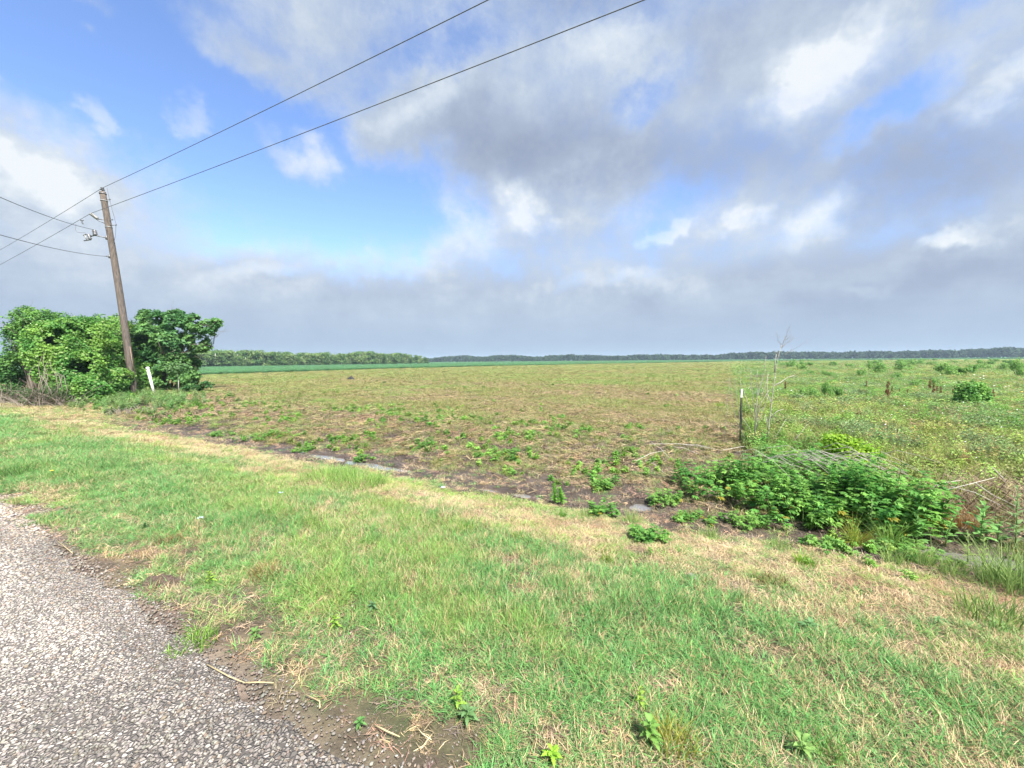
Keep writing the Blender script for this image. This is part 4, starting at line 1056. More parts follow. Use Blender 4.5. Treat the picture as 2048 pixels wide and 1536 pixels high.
# ------------------------------------------------------------------ ragweed clumps in the ditch
def ragweed(name, base, lab, w, d, h, n, seed, leaf=.10, cols=None, arch=None, group=None):
    """stems fanning up from a base patch, each carrying lobed leaves"""
    g = np.random.default_rng(seed); base = np.asarray(base, float)
    o = empty(name, base, lab, 'weed clump', group); mb = MB(); P = []; Nn = []; S = []
    for i in range(n):
        s = g.uniform(-1, 1); q = g.uniform(-1, 1)
        dx, dy = s * w / 2, q * d / 2
        x, y = base[0] + dx, base[1] + dy; z = float(H(x, y)) - base[2]
        hh = h * g.uniform(.45, 1.15) * (1 - .35 * max(abs(s), abs(q)) ** 2)
        lean = np.array([s * .25 + g.normal() * .15, q * .25 + g.normal() * .12, 1.0])
        if arch is not None: lean = lean + np.array(arch) * (.3 + .7 * g.uniform())
        p0 = np.array([dx, dy, z]); p2 = p0 + lean * hh; p1 = p0 + (p2 - p0) * .5 + np.array([-lean[0] * .12, -lean[1] * .12, .08]) * hh
        mb.tube([p0, p1, p2], [.005, .004, .002], 4, False)
        m = max(5, int(hh / .075))
        for k in range(m):
            t = .22 + .78 * (k + .5) / m; p = p0 * (1 - t) ** 2 + 2 * p1 * t * (1 - t) + p2 * t * t
            az0 = g.uniform(0, 6.28)
            for a in (az0, az0 + PI + g.normal() * .3, az0 + PI / 2) if k > m * .3 else (az0, az0 + PI):
                L = leaf * (1.25 - .6 * t) * g.uniform(.75, 1.2); dirv = np.array([math.cos(a), math.sin(a), g.uniform(-.15, .45)])
                P.append((p + dirv * L * .35, dirv, L))
    c = np.array([q[0] for q in P]); dv = np.array([q[1] for q in P]); Ls = np.array([q[2] for q in P]); nn = len(c)
    dv /= np.linalg.norm(dv, axis=1, keepdims=True)
    nr = np.array([0, 0, 1.0]) + g.normal(size=(nn, 3)) * .3; nr -= dv * (nr * dv).sum(1, keepdims=True); nr /= np.linalg.norm(nr, axis=1, keepdims=True)
    bb = np.cross(nr, dv); Vs = []; Fs = []; off = 0; lob = [(-1.15, .55, .3), (-.55, .85, .42), (0, 1, .42), (.55, .85, .42), (1.15, .55, .3)]
    for (an, ll, wd) in lob:
        tt = dv * math.cos(an) + bb * math.sin(an); b2 = -dv * math.sin(an) + bb * math.cos(an); L = (Ls * ll)[:, None]
        v = np.stack([c, c + tt * L * .5 + b2 * L * wd * .5 + nr * L * .05, c + tt * L - nr * L * .18, c + tt * L * .5 - b2 * L * wd * .5 + nr * L * .05], 1)
        Vs.append(v.reshape(-1, 3)); i = np.arange(nn)[:, None] * 4 + off; off += nn * 4
        Fs += [np.concatenate([i, i+1, i+2], 1), np.concatenate([i, i+2, i+3], 1)]
    cols = cols or [C(.085, .27, .055), C(.25, .47, .10)]
    t = np.clip(.5 + .3 * np.sin(c[:, 0] * 9 + seed) + g.normal(size=nn) * .28, 0, 1); cc = cols[0] * (1 - t[:, None]) + cols[1] * t[:, None]
    cc = cc * (1 + g.normal(size=(nn, 1)) * .12); k = (c[:, 2] < h * .35) & (g.uniform(size=nn) < .10); cc[k] = C(.34, .30, .05)
    mesh_obj('leaves', np.concatenate(Vs), np.concatenate(Fs), M_leaf, o, attrs={'tint': ('FLOAT_COLOR', np.clip(np.concatenate([np.repeat(cc, 4, 0)] * 5), 0, 1))})
    mb.build('stems', M_greenstem, o, smooth=False)
    return o
def ditch_bushes():
    for (px, py, w, d, h, n, lab, arch, leaf) in [
        (1440, 985, .95, .7, .46, 42, 'leftmost clump of the lobed leaf weed thicket, nearest below the steel post', None, .085),
        (1520, 990, .80, .8, .50, 42, 'low middle clump of the lobed leaf weeds, just right of the leftmost clump', None, .09),
        (1585, 1035, .80, .7, .48, 42, 'front clump of the lobed leaf weeds, bulging toward the road side of the mud', None, .09),
        (1675, 1030, .75, .7, .55, 40, 'clump of lobed leaf weeds below the bent grey stalks', None, .09),
        (1610, 960, .9, .8, .48, 42, 'rear clump of lobed leaf weeds topped by dry stalks', None, .085),
        (1725, 985, .8, .8, .52, 38, 'shaded clump of lobed leaf weeds behind the arching right clump', None, .085),
        (1785, 1062, .50, .5, .74, 44, 'tall arching clump at the right end of the lobed leaf thicket', (.15, 0, 0), .10),
        (1740, 1045, .5, .5, .72, 32, 'tall dark green clump just left of the arching right end', (.0, 0, 0), .10)]:
        ragweed('giant_ragweed_clump', G(px, py), lab, w, d, h, n, px, leaf, arch=arch)
    # small clumps at the mud edge
    for (px, py, w, h, n, lab) in [(1385, 1045, .45, .12, 14, 'low leafy clump at the near edge of the mud, left of the big thicket'), (1490, 1050, .45, .17, 17, 'low leafy clump in the mud in front of the thicket'),
                                  (1660, 1100, .45, .12, 13, 'low leafy clump along the near mud edge, right of centre'), (1300, 1080, .26, .15, 16, 'dense soft green clump at the verge edge below the small puddle'),
                                  (1335, 1010, .35, .2, 18, 'leafy seedling clump right of the small puddle'), (1215, 975, .4, .18, 18, 'leafy seedling clump on the far bank above the small puddle'),
                                  (1205, 1030, .25, .2, 14, 'small upright leafy clump left of the small puddle'), (1810, 1112, .42, .17, 16, 'bright green clump at the near mud edge below the arching weeds'),
                                  (1010, 915, .5, .22, 20, 'leafy clump on the far bank above the middle puddles'), (850, 895, .5, .2, 18, 'leafy clump on the far bank above the long puddle'),
                                  (605, 905, .35, .14, 16, 'round green clump at the left tip of the long puddle'), (730, 922, .32, .14, 12, 'round green clump on the far shore of the long puddle'),
                                  (510, 880, .7, .16, 24, 'spreading green clump at the ditch edge left of the puddles'), (440, 872, .6, .15, 20, 'spreading green clump furthest left along the ditch'), (560, 868, .6, .2, 18, 'green clump on the bank behind the leftmost puddle')]:
        ragweed('ditch_weed_clump', G(px, py), lab, w, w * .7, h, n, px + py, .058, [C(.10, .28, .06), C(.25, .44, .10)])
    # lime shrub
    b = G(1700, 935); o = empty('lime_shrub', b, 'yellow green leafy shrub behind the weed thicket', 'shrub')
    foliage('foliage', [(0, 0, .22, .34, .28, .24, 1), (-.15, .1, .36, .22, .2, .16, .7), (.22, 0, .15, .25, .2, .18, .6)], 2300, .05, [C(.20, .38, .03), C(.34, .50, .04)], o, 99, gap=.3, freq=5, shell=.4)
    mb = MB(); g = np.random.default_rng(2)
    for i in range(14): mb.tube([(g.normal() * .05, g.normal() * .05, 0), (g.normal() * .1, g.normal() * .1, .2), (g.normal() * .17, g.normal() * .13, .42)], [.005, .004, .002], 4, False)
    mb.build('stems', M_greenstem, o, smooth=False)
ditch_bushes()

def bent_stalks():
    g = np.random.default_rng(12)
    # grey fallen stalks arching over the thicket
    b = G(1600, 925); o = empty('fallen_stalks', b, 'bundle of bent grey dry stalks lying across the green thicket', 'dry stalks'); mb = MB()
    for i in range(46):
        x0 = 1600 + g.normal() * 60; y0 = 914 + g.normal() * 9; L = g.uniform(80, 190); y1 = y0 + L * g.uniform(.10, .48)
        Y = 5.8 + g.normal() * .2; e = Y - .9 * L / 190; y0 -= 6
        pts = [W(x0, y0 + 8, Y), W(x0 + L * .3, y0 + (y1 - y0) * .08 - 3, Y * .7 + e * .3), W(x0 + L * .65, y0 + (y1 - y0) * .45, Y * .35 + e * .65), W(x0 + L, y1 + g.uniform(0, 10), e)]
        mb.tube([p - b for p in pts], [.0035, .003, .0025, .0015], 4, False)
    mb.build('stems', M_graytwig if False else M_midtwig, o, smooth=False)
    # left pale stick
    b = G(1380, 905); o = empty('fallen_stalks', b, 'thin pale sticks lying on the bank left of the green thicket', 'dry stalks'); mb = MB()
    for (x0, y0, x1, y1) in [(1340, 895, 1395, 912), (1300, 890, 1420, 900), (1345, 925, 1300, 885), (1270, 925, 1330, 905), (1350, 890, 1440, 905), (1430, 905, 1540, 897), (1330, 950, 1290, 925)]:
        a = G(x0, y0); c = G(x1, y1); mb.tube([a - b + [0, 0, .02], (a + c) / 2 - b + [0, 0, .07], c - b + [0, 0, .04]], [.005, .004, .002], 4, False)
    mb.build('stems', M_paletwig, o, smooth=False)
    # brown dead heap at right
    b = G(1965, 1040); o = empty('dead_brush_heap', b, 'domed heap of dead brown grass and twigs at the right edge of the ditch', 'brush heap'); mb = MB()
    for i in range(420):
        a = g.uniform(-1, 1); q = np.array([a * .75 + .15, g.normal() * .25 + .35, 0]); top = .48 * math.sqrt(max(0, 1 - a * a)) + .05
        L = g.uniform(.2, .5); e = q + np.array([g.normal() * .2 + .1, -g.uniform(.0, .35), top * g.uniform(.5, 1)]); f = e + np.array([g.uniform(-.1, .25), -g.uniform(.05, .25), -g.uniform(.05, .3)])
        mb.tube([q, e, f], [.003, .0025, .0012], 3, False)
    mb.build('dead_grass', M_browntwig, o, smooth=False)
    for pts in [[(1862, 975, 0), (1890, 965, 0), (1925, 960, 0)], [(1900, 972, -.1), (1950, 985, -.2), (2000, 1010, -.3)], [(1950, 965, -.1), (1985, 990, -.2), (2048, 1020, -.3)], [(1870, 985, -.1), (1940, 968, -.1), (1990, 955, -.1)], [(1985, 935, 0), (2010, 960, 0), (2012, 985, 0)]]:
        mb = MB(); mb.tube([W(x, y, b[1] + dy) - b for (x, y, dy) in pts], list(np.linspace(.004, .002, len(pts))), 5); mb.build('twig', M_paletwig, o)
    # small brown heap behind
    b = G(1890, 945); o = empty('dead_brush_heap', b, 'small brown dead clump behind the arching green weeds', 'brush heap'); mb = MB()
    for i in range(110):
        q = np.array([g.normal() * .12, g.normal() * .12, 0]); e = q + np.array([g.normal() * .12, g.normal() * .1, g.uniform(.1, .28)]); mb.tube([q, e], [.003, .001], 3, False)
    mb.build('dead_grass', M_graytwig, o, smooth=False)
bent_stalks()

# ------------------------------------------------------------------ single tufts and weeds
def tuft(name, px, py, lab, cat, n, h, spread, width, col, seed, tilt=.3, curve=.6, col2=None):
    o = blades(n, h, spread, tilt, curve, width, seed, 4, .35, M_leaf, name)
    o.name = name; COL.objects.link(o); nv = len(o.data.vertices); g = np.random.default_rng(seed)
    bv = np.zeros(nv, np.float32); o.data.attributes['bv'].data.foreach_get('value', bv)
    c = np.outer(.65 + .7 * bv, np.ones(3)) * (np.array(col)[None, :] * (1 - bv[:, None]) + np.array(col2 if col2 is not None else col)[None, :] * bv[:, None])
    a = o.data.attributes.new('tint', 'FLOAT_COLOR', 'POINT'); a.data.foreach_set('color', np.concatenate([np.clip(c, 0, 1), np.ones((nv, 1))], 1).astype(np.float32).ravel())
    o.location = tuple(G(px, py)); tag(o, lab, cat); return o
GR = C(.10, .26, .05); YG = C(.22, .36, .05)
for i, (px, py, n, h, sp, lab, c1, c2) in enumerate([
    (660, 958, 800, .20, .40, 'left half of the tall soft green grass patch beside the long puddle', C(.19, .36, .08), C(.30, .45, .12)),
    (715, 972, 800, .19, .40, 'right half of the tall soft green grass patch beside the long puddle', C(.19, .36, .08), C(.30, .45, .12)),
    (1610, 1130, 170, .10, .07, 'round lime green grass tuft on the verge below the thicket', C(.16, .34, .03), C(.26, .42, .04)),
    (1035, 1078, 60, .07, .04, 'little bright tuft on the straw verge at centre', YG, C(.34, .40, .08)),
    (1122, 1035, 90, .12, .05, 'bright tuft at the verge edge under the feathery weed', YG, GR),
    (1213, 1125, 90, .08, .05, 'olive tuft on the straw verge right of centre', C(.16, .20, .04), YG),
    (930, 1065, 160, .08, .12, 'flat dark green tuft in the straw', C(.11, .22, .04), YG),
    (535, 1150, 150, .09, .13, 'rusty brown tuft in green grass left of centre', C(.22, .15, .06), C(.30, .24, .09)),
    (340, 1085, 110, .07, .10, 'small rusty brown tuft near the road', C(.20, .13, .06), C(.27, .2, .08)),
    (1545, 1170, 160, .09, .12, 'brownish green tuft on the right verge', C(.14, .16, .05), C(.26, .22, .08)),
    (780, 1185, 120, .10, .12, 'dense dark green tuft left of centre', C(.05, .15, .05), C(.09, .21, .06)),
    (25, 950, 260, .22, .25, 'tall green tuft at the left edge of the picture', C(.10, .23, .06), C(.16, .30, .08)),
    (1778, 1100, 130, .34, .07, 'upright grass tuft in front of the dark thicket', C(.13, .27, .05), C(.24, .36, .07)),
    (1712, 1092, 120, .30, .06, 'yellow based grass tuft at the foot of the thicket', C(.22, .34, .05), C(.36, .34, .06)),
    (1365, 1045, 60, .14, .04, 'thin bright grass tuft left of the thicket', YG, C(.3, .42, .06)),
    (2035, 1180, 420, .34, .22, 'tall pale green grass leaning at the right edge', C(.15, .27, .07), C(.27, .36, .12)),
    (1985, 1240, 220, .20, .18, 'bent grass tuft near the right edge of the verge', C(.14, .26, .07), C(.26, .34, .10)),
    (1440, 815, 160, .22, .16, 'light green soft tuft behind the steel post', C(.20, .34, .05), C(.28, .42, .06)),
    (1660, 1510, 90, .10, .06, 'light green grass tuft near the bottom edge', C(.16, .32, .07), C(.22, .40, .1)),
    (1350, 1500, 110, .12, .08, 'yellowing fine stemmed tuft at the bottom edge', C(.28, .30, .05), C(.36, .36, .08)),
    (390, 1290, 200, .07, .12, 'lime grass tuft creeping onto the road edge', C(.15, .32, .05), C(.24, .40, .07)),
]):
    tuft('grass_tuft', px, py, lab, 'grass tuft', n, h, sp, .005 if h < .15 else .006, c1, 1500 + i, .35, .9, c2)
for i, (px, py, h, lab) in enumerate([(1265, 1045, .16, 'thin seedy grass tuft right below the small puddle'), (1420, 1075, .13, 'bright grass tuft at the verge edge below the low leafy clumps'), (1560, 1098, .14, 'loose grass tuft at the verge edge left of the rosy dry patch'), (1850, 1130, .22, 'tall seedy grass tuft at the near mud edge below the arching clump'),
    (1790, 1128, .18, 'fan shaped green grass tuft below the upright tuft by the mud'), (1905, 1150, .18, 'pale grass tuft on the verge edge below the seed stalks'), (1165, 1035, .10, 'short dry green tuft beside the feathery weeds'), (455, 905, .12, 'small dark tuft standing in the straw band at left'), (348, 880, .12, 'small tuft in the straw band further left')]):
    tuft('grass_tuft', px, py, lab, 'grass tuft', 120, h, .09, .0045, C(.17, .34, .08), 1700 + i, .35, .7, C(.34, .42, .14))
tuft('rust_grass_tuft', 1925, 1052, 'stiff orange brown dead grass tuft beside the brown heap', 'grass tuft', 220, .24, .13, .005, C(.34, .19, .06), 1600, .25, .2, C(.45, .28, .10))
tuft('rust_grass_tuft', 1737, 1092, 'small orange dead tuft between the green weeds', 'grass tuft', 60, .14, .05, .005, C(.34, .19, .06), 1601, .25, .2, C(.45, .28, .10))

def tall_weed(px, py, toppy, lab, seed, leaf=.11, col=None, name='tall_weed', nl=26, wid=.16, cat='weed'):
    leaf *= 1.35
    b = G(px, py); h = (py - toppy) / F * b[1] * 1.0; g = np.random.default_rng(seed)
    o = empty(name, b, lab, cat); mb = MB(); bend = g.normal(size=2) * .06 * h
    pts = [np.array([bend[0] * t * t, bend[1] * t * t, h * t]) for t in (0, .35, .7, 1)]; mb.tube(pts, [.006, .005, .004, .002], 5); mb.build('stem', M_greenstem, o)
    c = []; dv = []; Ls = []
    for k in range(nl):
        t = .12 + .88 * k / nl; a = k * 2.4 + g.normal() * .2; p = np.array([bend[0] * t * t, bend[1] * t * t, h * t]); el = .25 + .7 * t
        c.append(p); dv.append([math.cos(a) * math.cos(el), math.sin(a) * math.cos(el), math.sin(el)]); Ls.append(leaf * (1.15 - .75 * t) * g.uniform(.8, 1.2))
    c = np.array(c); dv = np.array(dv); Ls = np.array(Ls)[:, None]; n = len(c)
    sd = np.cross(dv, [0, 0, 1.0]); sd /= np.linalg.norm(sd, axis=1, keepdims=True); nr = np.cross(sd, dv)
    v = []
    for (t, w, dr) in [(0, .12, 0), (.25, 1.0, .03), (.5, .8, .0), (.75, .9, -.08)]:
        v += [c + dv * Ls * t + sd * Ls * wid * w + nr * Ls * (dr + .04), c + dv * Ls * t - sd * Ls * wid * w + nr * Ls * (dr + .04)]
    v.append(c + dv * Ls * 1.0 + np.array([0, 0, -.2]) * Ls); V = np.stack(v, 1).reshape(-1, 3); Fc = []
    for i in range(n):
        q = i * 9
        for k in range(3): Fc += [(q+2*k, q+2*k+1, q+2*k+3), (q+2*k, q+2*k+3, q+2*k+2)]
        Fc.append((q+6, q+7, q+8))
    cc = 1.3 * (col if col is not None else C(.15, .31, .09)) * (1 + g.normal(size=(n, 1)) * .15)
    mesh_obj('leaves', V, np.array(Fc), M_leaf, o, attrs={'tint': ('FLOAT_COLOR', np.clip(np.repeat(cc, 9, 0), 0, 1))})
    return o
tall_weed(1832, 1098, 1004, 'tall pale green leafy weed in front of the arching thicket', 1, .10)
tall_weed(1960, 1092, 1003, 'tall leafy weed right of the orange grass tuft', 2, .14)
tall_weed(1890, 1096, 1010, 'thin pale weed just right of the arching thicket', 3, .07)
tall_weed(2030, 1100, 965, 'tall grey green weed at the right picture edge', 4, .10, C(.16, .24, .10))
tall_weed(1995, 1085, 1040, 'small weed with spread top leaves, right of the tall leafy weed', 5, .12, nl=10)
tall_weed(1935, 1130, 1060, 'grassy seed stalk leaning at the near mud edge, left one', 6, .05, C(.24, .30, .10))
tall_weed(1965, 1140, 1065, 'grassy seed stalk leaning at the near mud edge, right one', 7, .05, C(.24, .30, .10))
tall_weed(1742, 1082, 992, 'pale flowering weed against the dark thicket', 8, .06, C(.17, .28, .10))
tall_weed(1110, 1008, 968, 'feathery bright green weed standing in the mud at centre', 9, .07, C(.16, .36, .05), nl=60)
tall_weed(1122, 1010, 975, 'second feathery bright green weed touching the first at centre', 10, .07, C(.16, .36, .05), nl=60)
# thistle like rosettes in the near grass
def rosette(px, py, lab, seed, size=.10, n=14, col=None, h=.10):
    size *= .6; h *= .7; col = (col if col is not None else C(.11, .25, .09)) * C(1.25, 1.15, .9)
    b = G(px, py); g = np.random.default_rng(seed); o = empty('sow_thistle', b, lab, 'weed')
    V = []; Fc = []; T = []; col = col if col is not None else C(.11, .25, .09)
    for k in range(n):
        a = k * 2.4 + g.normal() * .15; t = k / n; el = .25 + .8 * t; L = size * g.uniform(.75, 1.2) * (1 - .35 * t); z0 = h * t * .7 + .03
        d = np.array([math.cos(a), math.sin(a), 0]); sd = np.array([-math.sin(a), math.cos(a), 0]); q = len(V); m = 9; c = col * g.uniform(.8, 1.25)
        for j in range(m + 1):
            u = j / m; p = np.array([0, 0, z0]) + d * L * u * math.cos(el) + np.array([0, 0, 1]) * (L * u * math.sin(el) - L * .45 * u * u)
            w = L * .17 * math.sin(PI * (u * .82 + .1)) ** .7 * (1.25 if j % 2 else .7) * (1 - u ** 4) + .001
            p[2] = max(p[2], .02)
            V += [p - sd * w + [0, 0, w * .35], p + [0, 0, 0], p + sd * w + [0, 0, w * .35]]; T += [c, c * 1.25, c]
        for j in range(m):
            r = q + j * 3; Fc += [(r, r+1, r+4), (r, r+4, r+3), (r+1, r+2, r+5), (r+1, r+5, r+4)]
    mesh_obj('leaves', V, np.array(Fc), M_leaf, o, attrs={'tint': ('FLOAT_COLOR', np.clip(np.array(T), 0, 1))})
    mb = MB(); mb.tube([(0, 0, 0), (0, 0, h * .9)], [.005, .003], 5); mb.build('stem', M_greenstem, o)
    return o
for i, (px, py, lab, sz, n, c, h) in enumerate([
    (935, 1450, 'blue green sow thistle with broad leaves near the road edge at the bottom', .11, 12, C(.12, .24, .12), .10),
    (915, 1420, 'yellow green sow thistle shoot behind the broad leaved one', .08, 12, C(.19, .34, .07), .14),
    (1300, 1490, 'largest sow thistle with toothed bright leaves at the bottom edge', .13, 16, C(.13, .27, .08), .16),
    (1280, 1420, 'upright sow thistle with a yellow green top above the largest one', .07, 14, C(.22, .36, .08), .16),
    (1605, 1515, 'pale two leaved sow thistle at the bottom edge right of centre', .12, 9, C(.18, .32, .12), .10),
    (1105, 1530, 'lime green rosette at the bottom edge left of the largest thistle', .10, 10, C(.22, .42, .06), .07),
    (1620, 1262, 'grey green flat thistle rosette on the right verge', .12, 13, C(.11, .23, .12), .05),
    (1875, 1252, 'small grey green rosette near the right edge of the verge', .07, 9, C(.13, .26, .13), .04),
    (420, 1168, 'yellow green thistle shoot beside the soil mound', .08, 14, C(.22, .36, .07), .13),
    (670, 1260, 'yellow green thistle shoot in the grass left of centre', .08, 14, C(.20, .36, .07), .12),
    (705, 1195, 'blue green thistle shoot behind the left of centre one', .08, 12, C(.15, .32, .10), .11),
    (745, 1225, 'bluish leaved weed in the green grass left of centre', .09, 11, C(.10, .21, .13), .07),
    (510, 1280, 'broad flat rosette beside the brown patch near the road', .10, 12, C(.12, .24, .09), .05),
    (290, 1060, 'dark leafy weed in the grass near the road at left', .11, 13, C(.08, .18, .08), .08),
    (1300, 1110, 'leafy weed on the verge below the dense soft clump', .07, 10, C(.11, .27, .06), .07),
    (720, 1460, 'small flat rosette on the gravelly shoulder', .07, 10, C(.10, .24, .09), .03)]):
    rosette(px, py, lab, 700 + i, sz, n, c, h)

# soil mound, litter bits, straws
def mounds():
    def mound(px, py, w, h, lab, name, cat, mat, seed):
        b = G(px, py); V = []; Fc = []; k = 26; R = 9
        for i in range(R + 1):
            f = i / R
            for j in range(k):
                a = 2 * PI * j / k; rr = w * f * (1 + .18 * math.sin(a * 2 + seed)); x, y = math.cos(a) * rr, math.sin(a) * rr * .7
                nz = float(fbm(np.array([x * 5 / w + seed]), np.array([y * 5 / w]), 7, 3)[0]) - .5
                V.append((x, y, h * (1 - f * f) * (1 + nz * 1.1) + nz * .01 + float(H(b[0] + x, b[1] + y)) - b[2] - .008 * f))
        for i in range(R):
            for j in range(k): Fc.append((i*k+j, i*k+(j+1) % k, (i+1)*k+(j+1) % k, (i+1)*k+j))
        o = mesh_obj(name, V, Fc, mat, smooth=True); o.location = tuple(b); tag(o, lab, cat)
    mound(320, 1166, .12, .055, 'small dark brown soil mound between road and grass at left', 'ant_mound', 'soil mound', M_soil, 1)
    mound(702, 760, .35, .30, 'dark lump standing alone in the mown field', 'field_lump', 'lump', plain('black_rubber', (.02, .02, .022), .7, .3, 20), 2)
    mound(1383, 1155, .06, .03, 'crumpled grey dry leaf clump on the verge right of centre', 'dead_leaf_clump', 'dead leaves', plain('grey_leaf', (.20, .18, .16), .8, .4, 60, bump=1), 3)
    for (px, py, s, lab) in [(402, 1045, .03, 'small pale blue scrap of plastic in the green grass at left'), (886, 981, .035, 'pale blue scrap of plastic at the verge edge by the puddles'), (562, 993, .03, 'whitish scrap in the grass left of the tall grass patch')]:
        b = G(px, py); g = np.random.default_rng(px); V = []; Fc = []
        for i in range(5):
            for j in range(5): V.append(((i - 2) * s / 2.5, (j - 2) * s / 3.5, .05 + g.uniform(-.3, .3) * s + .004))
        for i in range(4):
            for j in range(4): q = i * 5 + j; Fc.append((q, q+5, q+6, q+1))
        o = mesh_obj('plastic_scrap', V, Fc, plain('pale_plastic', (.36, .46, .50), .4, .1)); md = o.modifiers.new('thickness', 'SOLIDIFY'); md.thickness = .002
        o.location = tuple(b); tag(o, lab, 'litter scrap')
    m = plain('straw', (.45, .36, .2), .7, .2, 30)
    for (pts, lab) in [([(415, 1340), (460, 1365), (490, 1377)], 'long straw lying at the road edge, left one'), ([(492, 1377), (520, 1376), (548, 1377)], 'short straw lying at the road edge beside the long one'),
                       ([(752, 1464), (775, 1476), (800, 1487)], 'double straw lying on the gravelly shoulder'), ([(640, 1428), (640, 1415), (610, 1400)], 'bent straw on the shoulder among chips'), ([(115, 1088), (142, 1110), (146, 1114)], 'straw lying at the far road edge at left')]:
        P = [G(x, y) + [0, 0, .03] for (x, y) in pts]; mb = MB(); mb.tube([p - P[0] for p in P], [.004, .0035, .002], 5); o = mb.build('straw', m); o.location = tuple(P[0]); tag(o, lab, 'straw')
    # dandelion
    b = G(105, 958); o = empty('dandelion', b, 'single small yellow flower in the green grass at left', 'flower'); mb = MB(); mb.tube([(0, 0, 0), (0, 0, .12)], .003, 5); mb.build('stem', M_greenstem, o)
    mb = MB()
    for k in range(16):
        a = k * PI / 8; d = np.array([math.cos(a), math.sin(a), .25]); s = np.array([-math.sin(a), math.cos(a), 0]) * .006; mb.add([np.array([0, 0, .12]) , np.array([0, 0, .12]) + d * .014 + s, np.array([0, 0, .12]) + d * .024, np.array([0, 0, .12]) + d * .014 - s], [(0, 1, 2, 3)])
    mb.build('flower_head', plain('yellow_petals', (.8, .6, .04), .6, .1), o, smooth=False)
mounds()

